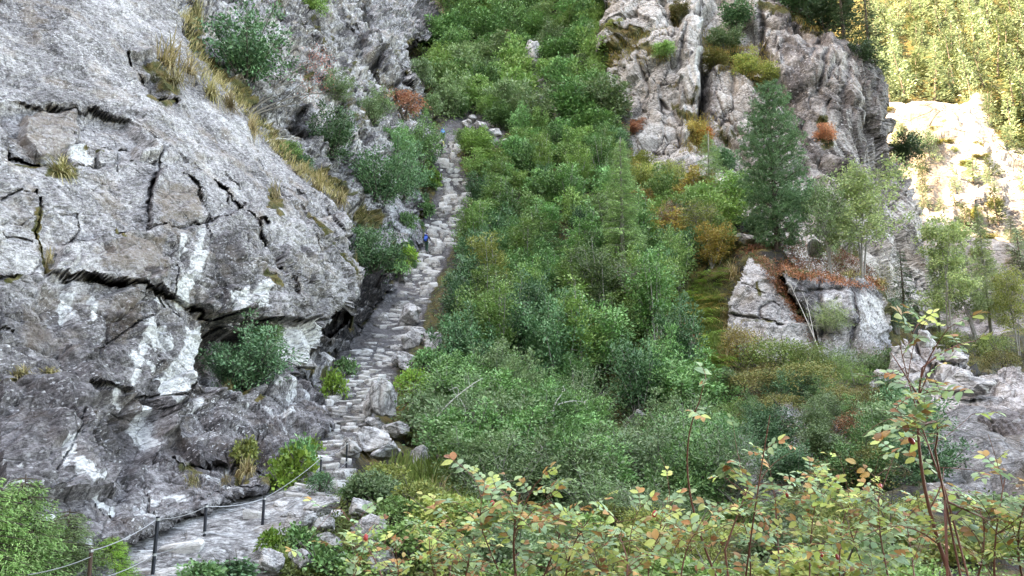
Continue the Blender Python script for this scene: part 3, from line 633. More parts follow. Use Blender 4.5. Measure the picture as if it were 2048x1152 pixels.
D2 = sheet('rock_outcrop', (1540, 480, 1810, 800), 2.6, TPS([(1560, 540, 47), (1600, 560, 46.2), (1700, 580, 46), (1780, 600, 48), (1620, 640, 45), (1700, 680, 43.5), (1780, 680, 45.5), (1680, 760, 41), (1760, 760, 42), (1700, 545, 49), (1560, 500, 50)]),
           [(1552, 545), (1570, 532), (1620, 545), (1680, 555), (1745, 562), (1768, 580), (1785, 625), (1795, 660), (1790, 720), (1770, 780), (1680, 790), (1650, 745), (1620, 670), (1588, 600)], mat_D2,
           outcrop_shape(451, [([(1600, 620), (1620, 660), (1625, 690)], 8, .9, 1), ([(1640, 560), (1645, 640), (1640, 700)], 4, .5, .6), ([(1590, 585), (1640, 575), (1700, 580)], 4, .4, .6), ([(1700, 560), (1712, 640), (1705, 690)], 4, .4, .6)],
                         [([(1560, 535), (1620, 545), (1690, 552), (1750, 558), (1770, 590), (1785, 620)], 12, 1.0)], dark=[[(1575, 560), (1640, 560), (1630, 690), (1595, 640)], [(1700, 570), (1720, 570), (1715, 700), (1700, 690)]], white=[[(1640, 570), (1700, 570), (1690, 620), (1640, 620)], [(1720, 580), (1770, 590), (1785, 650), (1720, 660)]], amp=.7, planes=(.4, .4, .3), round_=.3),
           'grey rock face topped with orange moss between the stone pine and the birches', 'outcrop', 4, (1, 3, 6), 12, .8)
D3 = sheet('rock_outcrop', (1540, 800, 1720, 940), 2.6, TPS([(1560, 820, 33.5), (1640, 830, 32.5), (1700, 900, 28), (1600, 880, 30), (1680, 930, 27)]),
           [(1562, 828), (1610, 815), (1650, 822), (1668, 850), (1695, 890), (1700, 918), (1660, 915), (1610, 885), (1575, 862)], mat_D2,
           outcrop_shape(481, [([(1570, 850), (1620, 860), (1690, 905)], 4, .3, .8)], [([(1660, 830), (1690, 880)], 6, .8)], amp=.6),
           'dark slabby rock jutting from the mossy bank under the pale wedge', 'outcrop', 4, (1, 2, 4), 10, .5)
mat_E = rock_mat('pink_grey_rock', (.15, .13, .125), (.37, .335, .32), (.58, .54, .52), 1.1, (12, 20, 10), (1, 1, 3), .25, (.62, .6, .58), .6)
E1 = sheet('rock_outcrop', (1820, 660, 2200, 1180), 3.2, TPS([(1870, 800, 30), (1900, 900, 26), (2000, 760, 32), (2048, 900, 23), (1960, 860, 26.5), (2100, 1000, 19), (2000, 1000, 20.5), (1920, 1000, 22), (2150, 800, 28), (1980, 735, 35), (2060, 740, 35)]),
           [(1862, 800), (1880, 770), (1960, 745), (1985, 735), (2030, 742), (2200, 760), (2200, 1180), (1940, 1180), (1915, 1050), (1890, 960), (1880, 880)], mat_E,
           outcrop_shape(501, [([(1880, 812), (1930, 808), (1985, 785), (2000, 760)], 4, .4, .7), ([(1945, 830), (1960, 880), (1965, 920)], 7, .7, 1), ([(1985, 850), (2010, 900), (2048, 960)], 4, .3, .6)], [([(2020, 745), (2060, 770)], 8, .6)],
                         dark=[[(1885, 840), (1960, 815), (2200, 790), (2200, 1180), (1930, 1180)], [(1935, 815), (1970, 830), (1970, 900), (1940, 890)], [(1890, 830), (1925, 830), (1930, 920), (1895, 920)]], white=[[(2000, 890), (2015, 900), (2060, 990), (2040, 990)]], amp=.8),
           'big pinkish grey rock mass behind the tall rose cane', 'outcrop', 4, (1, 3, 6), 14, .8)
E2 = sheet('rock_outcrop', (1730, 650, 1960, 820), 2.6, TPS([(1760, 740, 38), (1850, 690, 41), (1900, 750, 35), (1800, 790, 34), (1940, 740, 37)]),
           [(1752, 735), (1775, 700), (1830, 690), (1848, 670), (1870, 690), (1890, 700), (1930, 720), (1962, 745), (1900, 770), (1870, 800), (1800, 800), (1755, 775)], mat_E,
           outcrop_shape(521, [([(1835, 690), (1845, 720), (1870, 735)], 5, .6, 1), ([(1780, 760), (1830, 740), (1870, 735)], 4, .5, .8), ([(1870, 700), (1890, 730), (1940, 745)], 5, .5, 1), ([(1810, 800), (1830, 770), (1850, 750)], 4, .5, .8)], [([(1850, 800), (1880, 790)], 8, .7)], amp=1.1, planes=(.7, .7, .7)),
           'broken pink rock ledges below the birches at the edge of the valley', 'outcrop', 4, (1, 3, 6), 10, .7)

# ---- sunlit valley side far beyond ---------------------------------------------------
Fp = TPS([(1400, 200, 330), (1400, -300, 500), (1400, 600, 270), (1700, 200, 285), (1760, 210, 275), (1900, 220, 268), (2048, 230, 262), (1850, 350, 235), (2048, 380, 230), (1900, 500, 205), (2048, 560, 190), (1900, 640, 178), (2048, 680, 165), (1700, 0, 350), (2048, 0, 335), (1700, -300, 470), (2048, -300, 440), (2500, 200, 240), (2500, 600, 165), (2500, -300, 420), (1650, 500, 230)])
def F_shape(X, Y, P, d, sd, n):
    disp = fbm(P * .03, 4, 601) * 6
    h, j = facets(P * np.array([.06, .06, .09]), 611, .9); rk = sstep(150, 210, Y + .12 * (1900 - X)); disp += h * 4.5 * rk
    h, j = facets(P * np.array([.2, .2, .3]), 621, .9); disp += h * 1.3 * rk
    M = zeros(X); w5 = fbm(P * .03, 4, 641)
    M[..., 3] = np.clip(.75 * (1 - sstep(195, 225, Y - .06 * (X - 1760) + w5 * 30)) + .5 * sstep(.0, .45, w5), 0, 1)
    M[..., 3] = np.maximum(M[..., 3], .7 * soft(X, Y, [(1930, 150), (2100, 150), (2100, 320), (2000, 300)], 14, w5 * 20))
    M[..., 1] = .85 * soft(X, Y, [(1780, 220), (1860, 250), (1890, 300), (1900, 420), (1850, 420), (1790, 330)], 16, w5 * 20)
    return disp, M
mat_F = rock_mat('far_slope_rock', (.10, .085, .08), (.30, .265, .25), (.42, .39, .37), 9.0, (0, 0, 0), (1, 1, 2), .1, (.3, .28, .26), .9)
FS = sheet('valley_side', (1380, -320, 2520, 720), 5.5, Fp, None, mat_F, F_shape, 'sunlit far valley side of pale rock under a conifer forest', 'mountainside', skirt=None)

# ---- mountain whose shade lies over the gully, and the valley floor ----------------------
yy = np.linspace(-260, 330, 60); xx = np.array([-42, -60, -80, -105, -140, -170, -220, -300, -420.])
zz = np.array([-6, 40, 105, 180, 245, 265, 240, 180, 60.])
XX, YY = np.meshgrid(xx, yy); ZZ = np.tile(zz, (len(yy), 1)) * (1 - .25 * sstep(200, 330, YY))
PP = np.stack([XX, YY, ZZ], -1); PP = PP + fbm(PP * .02, 3, 701)[..., None] * np.array([8, 0, 14])
ii = np.arange(PP.shape[0] * PP.shape[1]).reshape(PP.shape[:2])
o = obj('mountain', new_mesh('mountain', PP.reshape(-1, 3), np.stack([ii[:-1, :-1].ravel(), ii[:-1, 1:].ravel(), ii[1:, 1:].ravel(), ii[1:, :-1].ravel()], -1), [rock_mat('mountain_rock', (.12, .115, .11), (.22, .21, .2), (.3, .29, .28), 12, attr=False, bump=.2)]))
tag(o, 'mountain flank rising above the near cliff and shading the gully', 'mountain', kind='structure')
xx = np.linspace(-330, 330, 34); yy = np.array([-46, -75, -110, -150, -200, -270, -380, -520.]); zz = np.array([-6, 16, 48, 82, 120, 150, 130, 60.])
XX, YY = np.meshgrid(xx, yy); PP = np.stack([XX, YY, np.tile(zz[:, None], (1, len(xx)))], -1); PP = PP + fbm(PP * .02, 3, 711)[..., None] * np.array([0, 6, 12])
ii = np.arange(PP.shape[0] * PP.shape[1]).reshape(PP.shape[:2])
o = obj('valley_side', new_mesh('valley_side', PP.reshape(-1, 3), np.stack([ii[:-1, :-1].ravel(), ii[:-1, 1:].ravel(), ii[1:, 1:].ravel(), ii[1:, :-1].ravel()], -1), [rock_mat('sky_block_slope', (.03, .04, .018), (.05, .065, .03), (.09, .09, .06), 9, attr=False, bump=.2)]))  # added out of view to block low sky; dark to limit bounce
tag(o, 'unseen dark slope added behind the viewer to block low sky', 'mountainside', kind='structure')
gq = 3000
gm = new_mesh('valley_floor', [(-gq, -gq, -5.5), (gq, -gq, -5.5), (gq, gq, -5.5), (-gq, gq, -5.5)], np.array([[0, 1, 2, 3]]), [rock_mat('valley_meadow', (.05, .055, .03), (.09, .095, .045), (.16, .15, .09), 6, attr=False)])
tag(obj('valley_floor', gm), 'stony meadow of the valley floor far below the path', 'ground', kind='structure')
# ------------------------------------------------------------------ vegetation

def leaf_quads(Cn, D, N, L, W, fold=.12):
    D = unit(D); S = unit(np.cross(D, N)); N = np.cross(S, D)
    L = np.broadcast_to(np.asarray(L, float), (len(Cn),))[:, None]; W = np.broadcast_to(np.asarray(W, float), (len(Cn),))[:, None]
    V = np.stack([Cn, Cn + D * L * .45 + S * W * .5 + N * W * fold, Cn + D * L, Cn + D * L * .45 - S * W * .5 + N * W * fold], 1).reshape(-1, 3)
    return V, np.arange(len(V)).reshape(-1, 4)

def tube(pts, r, k=5):
    pts = np.asarray(pts, float); n = len(pts); r = np.broadcast_to(r, (n,))
    T = unit(np.gradient(pts, axis=0)); ref = np.array([.31, .93, .2]); A = unit(np.cross(T, ref)); Bn = np.cross(T, A)
    a = np.arange(k) * 2 * np.pi / k
    V = (pts[:, None] + r[:, None, None] * (np.cos(a)[None, :, None] * A[:, None] + np.sin(a)[None, :, None] * Bn[:, None])).reshape(-1, 3)
    i = np.arange(n - 1)[:, None] * k; j = np.arange(k)[None]; j2 = (j + 1) % k
    return V, np.stack([i + j, i + j2, i + k + j2, i + k + j], -1).reshape(-1, 4)

class Acc:
    def __init__(s): s.V = []; s.F = []; s.n = 0; s.mi = []
    def add(s, VF, mi=0):
        V, Fq = VF; s.V.append(V); s.F.append(np.asarray(Fq) + s.n); s.n += len(V); s.mi.append(np.full(len(Fq), mi))
    def mesh(s, name, mats, smooth=False):
        return new_mesh(name, np.concatenate(s.V), [np.concatenate([f for f in s.F if f.shape[1] == k]) for k in (3, 4) if any(f.shape[1] == k for f in s.F)] if len({f.shape[1] for f in s.F}) > 1 else np.concatenate(s.F), mats, smooth, None if len({f.shape[1] for f in s.F}) > 1 else np.concatenate(s.mi))

def arc(a, b, bend, n=6, up=.3):
    a = np.asarray(a, float); b = np.asarray(b, float); t = np.linspace(0, 1, n)[:, None]
    m = (a + b) / 2 + np.array([0, 0, up * np.linalg.norm(b - a)]) + bend
    return (1 - t) ** 2 * a + 2 * t * (1 - t) * m + t * t * b

M_bark = plain_mat('bark', (.10, .085, .07), .9, var=.5, scale=6, stretch=(3, 3, .6))
M_palebark = plain_mat('pale_bark', (.27, .25, .225), .8, var=.35, scale=9, stretch=(1, 1, 3))
M_deadwood = plain_mat('dead_wood', (.42, .40, .37), .85, var=.3, scale=8, stretch=(3, 3, .5))
M_redbark = plain_mat('red_bark', (.19, .065, .045), .6, var=.35, scale=30)
M_pinebark = plain_mat('pine_bark', (.09, .065, .05), .9, var=.5, scale=8)
LM = {
 'alder': leaf_mat('alder_leaf', [(0.038, 0.094, 0.035), (0.060, 0.136, 0.047), (0.085, 0.181, 0.061), (0.106, 0.204, 0.074), (0.171, 0.256, 0.111)], .13, .5, .3),
 'dark': leaf_mat('dark_leaf', [(0.025, 0.068, 0.031), (0.039, 0.099, 0.043), (0.057, 0.126, 0.054), (0.076, 0.155, 0.071), (0.136, 0.197, 0.119)], .12, .5, .3),
 'mid': leaf_mat('mid_leaf', [(0.065, 0.126, 0.033), (0.087, 0.166, 0.044), (0.124, 0.206, 0.061), (0.146, 0.225, 0.077), (0.218, 0.265, 0.111)], .2, .5, .3),
 'grey': leaf_mat('grey_leaf', [(0.055, 0.100, 0.038), (0.078, 0.135, 0.052), (0.105, 0.165, 0.072), (0.140, 0.195, 0.099), (0.210, 0.250, 0.153)], .25, .5, .4),
 'yellow': leaf_mat('yellow_leaf', [(0.098, 0.138, 0.034), (0.138, 0.178, 0.046), (0.184, 0.218, 0.063), (0.230, 0.241, 0.069), (0.299, 0.230, 0.081)], .3),
 'gold': leaf_mat('gold_leaf', [(.14, .14, .04), (.2, .18, .05), (.26, .2, .06), (.24, .14, .045), (.2, .17, .07)], .3),
 'orange': leaf_mat('orange_leaf', [(.30, .085, .02), (.40, .12, .03), (.45, .17, .05), (.33, .1, .04)], .3),
 'rust': leaf_mat('rust_leaf', [(.28, .13, .07), (.35, .18, .10), (.30, .12, .08), (.22, .13, .07)], .3),
 'red': leaf_mat('red_leaf', [(.30, .10, .09), (.36, .14, .12), (.26, .10, .08), (.2, .13, .09)], .3),
 'fern': leaf_mat('fern_leaf', [(0.077, 0.154, 0.028), (0.110, 0.209, 0.033), (0.154, 0.253, 0.044), (0.198, 0.242, 0.055)], .35),
 'pine': leaf_mat('pine_needle', [(.042, .098, .045), (.064, .14, .06), (.096, .18, .08), (.15, .24, .12)], .15, .5, .4),
 'spruce': leaf_mat('spruce_needle', [(0.026, 0.055, 0.026), (0.039, 0.075, 0.034), (0.052, 0.094, 0.042)], .15),
 'larch': leaf_mat('larch_needle', [(.09, .155, .06), (.12, .19, .075), (.155, .225, .09), (.20, .27, .12)], .3),
 'birch': leaf_mat('birch_leaf', [(0.122, 0.170, 0.073), (0.163, 0.220, 0.090), (0.212, 0.260, 0.114), (0.277, 0.308, 0.130)], .3),
 'sunlit': leaf_mat('larch_slope_needle', [(.07, .105, .06), (.10, .135, .075), (.13, .165, .095), (.165, .19, .12)], .3),
 'sunlit_dark': leaf_mat('pine_slope_needle', [(.035, .05, .022), (.05, .065, .028), (.07, .08, .035)], .2),
 'grass': leaf_mat('green_grass', [(.07, .11, .025), (.10, .14, .035), (.16, .17, .06)], .3),
 'straw': leaf_mat('dry_grass', [(.13, .115, .05), (.20, .16, .08), (.30, .24, .13), (.16, .14, .05), (.10, .11, .035)], .25),
 'moss': leaf_mat('bilberry_leaf', [(.05, .065, .018), (.085, .10, .028), (.12, .12, .035), (.15, .11, .04), (.07, .10, .028)], .2),
 'needlelitter': leaf_mat('brown_needle', [(.16, .065, .03), (.24, .10, .04), (.13, .06, .035), (.28, .15, .06)], .1),
}

def shrub_proto(name, seed, mat, W=2.6, H=2.4, clumps=70, per=75, L=.105, Wl=.07, upper=.25, spread=.26, stems=8, twig=M_bark, wisp=0.0, droop=0.0, barefrac=.5, lift=0.0):
    r = np.random.default_rng(seed)
    u = unit(r.normal(size=(clumps, 3))); u[:, 2] = u[:, 2] * .9 + upper; u = unit(u)
    lump = 1 + .55 * fbm(u * 1.9 + seed, 3, seed) + .16 * r.normal(size=clumps)
    rad = (.5 + .5 * r.random(clumps) ** .5) * lump
    c = u * rad[:, None] * np.array([W / 2, W / 2, H * (.52 - lift * .5)]) + np.array([0, 0, H * (.5 + lift * .5)])
    c[:, 2] = np.maximum(c[:, 2], (.08 + lift * .4) * H)
    outw = unit(c - np.array([0, 0, H * .35]))
    n = clumps * per; ci = np.repeat(np.arange(clumps), per)
    o = outw[ci]; axis = unit(o * .6 + np.array([0, 0, .55]))
    sz = (spread * (.7 + .6 * r.random(clumps)))[ci][:, None]
    off = r.normal(size=(n, 3)) * sz; off -= axis * (off * axis).sum(-1, keepdims=True) * .62
    if wisp: off += o * np.abs(r.normal(size=(n, 1))) * wisp
    pos = c[ci] + off - np.array([0, 0, 1.]) * (np.linalg.norm(off, axis=-1, keepdims=True) ** 2) * (.35 + droop)
    D = unit(off + o * .12 + r.normal(size=(n, 3)) * .12 - np.array([0, 0, .05 + droop * .3]))
    N = unit(o * .45 + np.array([0, 0, .75]) + r.normal(size=(n, 3)) * .6)
    s = .7 + .6 * r.random(n)
    A = Acc(); A.add(leaf_quads(pos, D, N, L * s, Wl * s))
    crown = A.mesh(name + '_crown', [mat])
    S = Acc()
    for k in range(stems):
        t = c[r.integers(clumps)] * np.array([.9, .9, 1.0]); a = np.array([*(r.normal(size=2) * .12), -.25])
        S.add(tube(arc(a, t, r.normal(size=3) * .12, 7, .18), np.linspace(.035, .008, 7)))
        for q in range(4):
            b = arc(a, t, 0, 7, .18)[r.integers(2, 6)]; e = b + unit(r.normal(size=3) + [0, 0, .8]) * r.uniform(.4, .9)
            S.add(tube(arc(b, e, 0, 4, .1), np.linspace(.014, .004, 4), 4))
    stem = S.mesh(name + '_stem', [twig], True)
    return dict(parts=[('crown', crown), ('stem', stem)], W=W, H=H)

def fan_proto(name, seed, mat, W=2.6, H=2.6, nb=13, m=6, per=70, L=.11, Wl=.07, spread=.15, opening=1.15, twig=M_bark, start=.34, droop=.1, thick=.03, lat=.2):
    """shrub of arching branches with leafy sprays along their outer part and hollows between them"""
    r = np.random.default_rng(seed); S = Acc(); Cc, Ax, Sz = [], [], []
    for b in range(nb):
        a = b * 2.4 + r.uniform(-.5, .5); ti = opening * math.sqrt((b + .6) / nb) * r.uniform(.8, 1.1); ln = r.uniform(.72, 1.12)
        tip = np.array([math.cos(a) * math.sin(ti) * W * .62, math.sin(a) * math.sin(ti) * W * .62, max(.12, math.cos(ti) * .92 + .08) * H]) * ln
        root = np.array([*(r.normal(size=2) * .10), -.2]); p = arc(root, tip, r.normal(size=3) * .10, 9, .14)
        S.add(tube(p, np.linspace(thick, thick * .2, 9), 5))
        tg = unit(p[-1] - p[4])
        for k in range(m):
            t = start + (1.02 - start) * (k + r.uniform(.1, .9)) / m; i = min(int(t * 8), 7); c = p[i] + (p[i + 1] - p[i]) * (t * 8 - i)
            sd = unit(np.cross(tg, r.normal(size=3))); w = lat * W * (1.15 - t * .75) * r.uniform(.35, 1.0); q = c + sd * w + np.array([0, 0, .05])
            S.add(tube(arc(c, q, 0, 4, .1), np.linspace(thick * .35, .004, 4), 4))
            Cc.append(q); Ax.append(unit(tg * .7 + sd * .8 + np.array([0, 0, .25]))); Sz.append(spread * r.uniform(.7, 1.35) * (1.1 - .3 * t))
    Cc = np.array(Cc); Ax = np.array(Ax); Sz = np.array(Sz); n = len(Cc) * per; ci = np.repeat(np.arange(len(Cc)), per)
    off = r.normal(size=(n, 3)) * Sz[ci][:, None]; al = (off * Ax[ci]).sum(-1, keepdims=True); up = np.array([0, 0, 1.])
    off = off + Ax[ci] * al * .7; off[:, 2] *= .62
    pos = Cc[ci] + off - up * (np.linalg.norm(off, axis=-1, keepdims=True) ** 2) * .5
    D = unit(off * 1.2 / Sz[ci][:, None] * .5 + Ax[ci] * .5 + r.normal(size=(n, 3)) * .35 - up * droop)
    ow = unit(pos - np.array([0, 0, H * .2])); N = unit(ow * .35 + up * .8 + r.normal(size=(n, 3)) * .5); s = r.uniform(.65, 1.3, n)
    A = Acc(); A.add(leaf_quads(pos, D, N, L * s, Wl * s))
    return dict(parts=[('crown', A.mesh(name + '_crown', [mat])), ('stem', S.mesh(name + '_stem', [twig], True))], W=W, H=H)

def fern_proto(seed, n=12, L=.7, mat='fern'):
    r = np.random.default_rng(seed); A = Acc(); S = Acc()
    for k in range(n):
        a = k * 2.4 + r.normal() * .3; ln = L * r.uniform(.7, 1.1); d = np.array([math.cos(a), math.sin(a), 0])
        p = arc((0, 0, 0), d * ln + np.array([0, 0, ln * r.uniform(.15, .5)]), 0, 12, .45)
        S.add(tube(p, np.linspace(.006, .002, 12), 4))
        for i in range(2, 12):
            t = unit(p[i] - p[i - 1]); sd = unit(np.cross(t, [0, 0, 1])); w = ln * .26 * math.sin(math.pi * (1 - (i - 1) / 11.5) ** .8) + .02
            for sg in (-1, 1):
                A.add(leaf_quads(p[i][None], (sd * sg + t * .35 - np.array([0, 0, .15]))[None], np.array([[0, 0, 1.]]), [w], [ln * .055]))
    return dict(parts=[('frond', A.mesh('fern_frond', [LM[mat]])), ('stem', S.mesh('fern_stem', [LM['grass']], True))], W=2 * L * .9, H=L * .7)

def tuft_proto(seed, mat, n=150, L=.55, hang=.6):
    r = np.random.default_rng(seed); V = []; Fq = []
    for k in range(n):
        a = r.uniform(0, 6.28); ln = L * r.uniform(.5, 1.1); d = np.array([math.cos(a), math.sin(a), 0]); b = np.array([*(r.normal(size=2) * .09), 0])
        e = b + d * ln * r.uniform(.3, .9) + np.array([0, 0, ln * r.uniform(-hang, .8)])
        p = arc(b, e, 0, 4, .35); s = np.cross(d, [0, 0, 1]) * .012
        i = len(V) * 1
        for q, w in zip(p, (1, .9, .6, .1)): V += [q - s * w, q + s * w]
        Fq += [[i + 2 * m, i + 2 * m + 1, i + 2 * m + 3, i + 2 * m + 2] for m in range(3)]
    return dict(parts=[('blades', new_mesh('grass_blades', V, np.array(Fq), [LM[mat]]))], W=2 * L * .7, H=L * .8)

def conifer_proto(name, seed, H, R, mat, kind, bark=M_pinebark, whorl=.4, nb=6, bare=.05, profile=None, bl=1.0, dens=1.0):
    r = np.random.default_rng(seed); A = Acc(); S = Acc()
    lean = r.normal(size=2) * .012 * H
    tz = np.linspace(0, 1, 12); tp = np.stack([lean[0] * tz ** 2, lean[1] * tz ** 2, tz * H], -1); tp[0, 2] = -.4
    S.add(tube(tp, H * .016 * (1 - tz * .93) + .012, 7))
    z = bare * H
    Cs, Ds, Ns, Ls, Ws = [], [], [], [], []
    while z < H * .985:
        f = z / H; ln = R * (profile(f) if profile else (1 - f) ** .85)
        for b in range(nb):
            a = r.uniform(0, 6.283); l = ln * r.uniform(.65, 1.12) + .12; d = np.array([math.cos(a), math.sin(a), 0])
            z0 = z + r.uniform(-.5, .5) * whorl
            rise = {'pine': .35, 'spruce': -.18, 'larch': -.12, 'far': .05}[kind] * l + r.normal() * .05 * l
            base = np.array([lean[0] * f * f, lean[1] * f * f, z0])
            p = arc(base, base + d * l + np.array([0, 0, rise]), 0, 6, {'pine': -.10, 'spruce': .10, 'larch': .06, 'far': .0}[kind])
            if kind != 'far': S.add(tube(p, np.linspace(.012 + .012 * l, .005, 6), 4))
            sd = np.cross(d, [0, 0, 1])
            if kind == 'pine':
                nt = max(3, int(l / .085)); t = r.random(nt) ** .6
                q = p[np.minimum((t * 5).astype(int), 4)] + (p[np.minimum((t * 5).astype(int) + 1, 5)] - p[np.minimum((t * 5).astype(int), 4)]) * ((t * 5) % 1)[:, None]
                q = q + sd * (r.normal(size=nt) * .24 * l * (1.1 - t * .5))[:, None] + np.array([0, 0, 1]) * (r.normal(size=nt) * .10 * l)[:, None] + d * (r.normal(size=nt) * .1)[:, None]
                ax = unit(d * .8 + np.array([0, 0, .75]) + sd * r.normal(size=(nt, 1)) * .5)
                m = 15; ci = np.repeat(np.arange(nt), m)
                D = unit(ax[ci] * .75 + r.normal(size=(nt * m, 3)) * .6)
                Cs.append(q[ci] - ax[ci] * .05); Ds.append(D); Ns.append(r.normal(size=(nt * m, 3))); Ls.append(r.uniform(.16, .27, nt * m)); Ws.append(np.full(nt * m, .03))
            elif kind in ('spruce', 'larch'):
                k_ = 5.5 if kind == 'spruce' else 9.0
                nt = max(5, int(l * k_ * 5 * dens)); t = r.random(nt) ** .75; ti = np.minimum((t * 5).astype(int), 4)
                q = p[ti] + (p[ti + 1] - p[ti]) * ((t * 5) % 1)[:, None]
                w = (.33 * l * (1 - t * .75) + .06)
                o = r.uniform(-1, 1, nt) * w
                q = q + sd * o[:, None] + d * (np.abs(o) * .4)[:, None] - np.array([0, 0, 1]) * (np.abs(o) * .25 + np.abs(r.normal(size=nt)) * (.06 if kind == 'spruce' else .12))[:, None]
                D = unit(sd * np.sign(o)[:, None] * .8 + d * .6 + np.array([0, 0, -.35]) + r.normal(size=(nt, 3)) * .3)
                Cs.append(q); Ds.append(D); Ns.append(np.array([0, 0, 1.]) + r.normal(size=(nt, 3)) * .5)
                Ls.append(r.uniform(.14, .26, nt) * bl); Ws.append(np.full(nt, .06 if kind == 'spruce' else .05) * bl)
            else:
                nt = max(2, int(l * 2.6)); t = r.random(nt) ** .7
                q = base + d * (l * t)[:, None] + np.array([0, 0, 1]) * (rise * t + r.normal(size=nt) * .35)[:, None] + sd * (r.normal(size=nt) * .35 * l * .5)[:, None]
                Cs.append(q); Ds.append(unit(d + np.array([0, 0, .25]) + r.normal(size=(nt, 3)) * .55)); Ns.append(np.array([0, 0, 1.]) + d * .4 + r.normal(size=(nt, 3)) * .5)
                Ls.append(r.uniform(.6, 1.3, nt)); Ws.append(r.uniform(.25, .5, nt))
        z += whorl
    A.add(leaf_quads(np.concatenate(Cs), np.concatenate(Ds), np.concatenate(Ns), np.concatenate(Ls), np.concatenate(Ws)))
    return dict(parts=[('crown', A.mesh(name + '_crown', [mat])), ('trunk', S.mesh(name + '_trunk', [bark], True))], W=2 * R, H=H)

def birch_proto(name, seed, H, R, mat, stems=3, n=5200, L=.10, bark=M_palebark, low=.3, lean=.18):
    r = np.random.default_rng(seed); S = Acc(); Cs, Ds, Ns = [], [], []; tips = []
    for k in range(stems):
        a = r.uniform(0, 6.28); d = np.array([math.cos(a), math.sin(a), 0]); h = H * r.uniform(.75, 1.0)
        top = d * H * lean * r.uniform(.4, 1.2) + np.array([0, 0, h])
        p = arc(r.normal(size=3) * .1 * np.array([1, 1, 0]) - np.array([0, 0, .3]), top, d * .06 * H * -1, 10, 0)
        S.add(tube(p, np.linspace(.0075 * H, .008, 10), 6))
        for q in range(int(16)):
            f = r.uniform(low, .98); i = min(int(f * 9), 8); b = p[i] + (p[i + 1] - p[i]) * ((f * 9) % 1)
            a2 = r.uniform(0, 6.28); l = R * r.uniform(.5, 1.1) * (1.15 - f * .6); e = b + np.array([math.cos(a2) * l, math.sin(a2) * l, l * r.uniform(.1, .9)])
            bp = arc(b, e, 0, 7, .12); S.add(tube(bp, np.linspace(.02, .004, 7), 4))
            for j in range(5):
                bb = bp[r.integers(2, 7)]; ee = bb + unit(r.normal(size=3) * [1, 1, .6]) * r.uniform(.3, .7); tips.append((bb, ee)); S.add(tube(arc(bb, ee, 0, 4, -.1), np.linspace(.007, .003, 4), 3))
    per = max(1, n // len(tips))
    for b, e in tips:
        t = r.random(per)[:, None] * 1.1; q = b + (e - b) * t + r.normal(size=(per, 3)) * .13 - np.array([0, 0, .08])
        Cs.append(q); Ds.append(r.normal(size=(per, 3)) * .7 + (e - b) * .5 - np.array([0, 0, .5])); Ns.append(r.normal(size=(per, 3)) * .6 + np.array([0, 0, .6]))
    Cs = np.concatenate(Cs); s = r.uniform(.7, 1.3, len(Cs)); A = Acc()
    A.add(leaf_quads(Cs, np.concatenate(Ds), np.concatenate(Ns), L * s, L * .7 * s))
    return dict(parts=[('crown', A.mesh(name + '_crown', [mat])), ('trunk', S.mesh(name + '_trunk', [bark], True))], W=2 * R, H=H)

def put(proto, name, loc, sxy, sz, rz, label, cat, group=None, mat=None, tilt=(0, 0)):
    e = obj(name, None, None, loc, (tilt[0], tilt[1], rz), (sxy, sxy, sz)); e.empty_display_size = .3
    tag(e, label, cat, group)
    for pn, me in proto['parts']:
        c = obj(pn, me, e)
        if mat is not None and pn in ('crown', 'frond', 'blades'):
            c.material_slots[0].link = 'OBJECT'; c.material_slots[0].material = mat
    return e

PR = {}
PR['alder'] = [fan_proto('shrub', 100 + k, LM['alder'], W=2.7, H=2.7, nb=12 + k % 3 * 2, m=6, per=72, L=.115, Wl=.072, spread=.16, opening=[1.1, .85, 1.3, .7, 1.0][k], twig=M_palebark if k % 2 else M_bark) for k in range(5)]
PR['bush'] = [fan_proto('shrub', 110 + k, LM['alder'], W=2.6, H=2.3, nb=16, m=6, per=62, L=.11, Wl=.07, spread=.16, opening=1.45, start=.22) for k in range(3)]
PR['wisp'] = [fan_proto('shrub', 120 + k, LM['grey'], W=2.6, H=2.4, nb=18, m=6, per=46, L=.12, Wl=.036, spread=.17, opening=1.2, twig=M_palebark, start=.25, thick=.022) for k in range(4)]
PR['tall'] = [fan_proto('small_tree', 150 + k, LM['mid'], W=3.0, H=5.2, nb=12, m=7, per=74, L=.13, Wl=.08, spread=.19, opening=[.62, .8, .5][k], twig=M_palebark, start=.38, thick=.05) for k in range(3)]
PR['far'] = [fan_proto('shrub', 140 + k, LM['mid'], W=3.2, H=3.1, nb=11, m=6, per=56, L=.20, Wl=.125, spread=.22, opening=[1.1, .8, 1.25, .95][k]) for k in range(4)]
PR['small'] = [shrub_proto('shrub', 160 + k, LM['mid'], W=1.1, H=.75, clumps=44, per=40, L=.075, Wl=.055, spread=.13, stems=5, upper=.5) for k in range(3)]
PR['broad'] = [shrub_proto('plant', 170 + k, LM['fern'], W=1.0, H=.6, clumps=40, per=16, L=.12, Wl=.10, spread=.13, stems=5, upper=.6) for k in range(2)]
PR['heath'] = [shrub_proto('shrub', 180 + k, LM['moss'], W=1.7, H=.8, clumps=60, per=60, L=.06, Wl=.035, spread=.17, stems=4, upper=.5) for k in range(2)]
PR['fern'] = [fern_proto(190), fern_proto(191, 15, .8)]
PR['tuft'] = [tuft_proto(195, 'straw'), tuft_proto(196, 'straw', 180, .6, 1.0)]
PR['gtuft'] = [tuft_proto(197, 'grass', 150, .6, .2)]
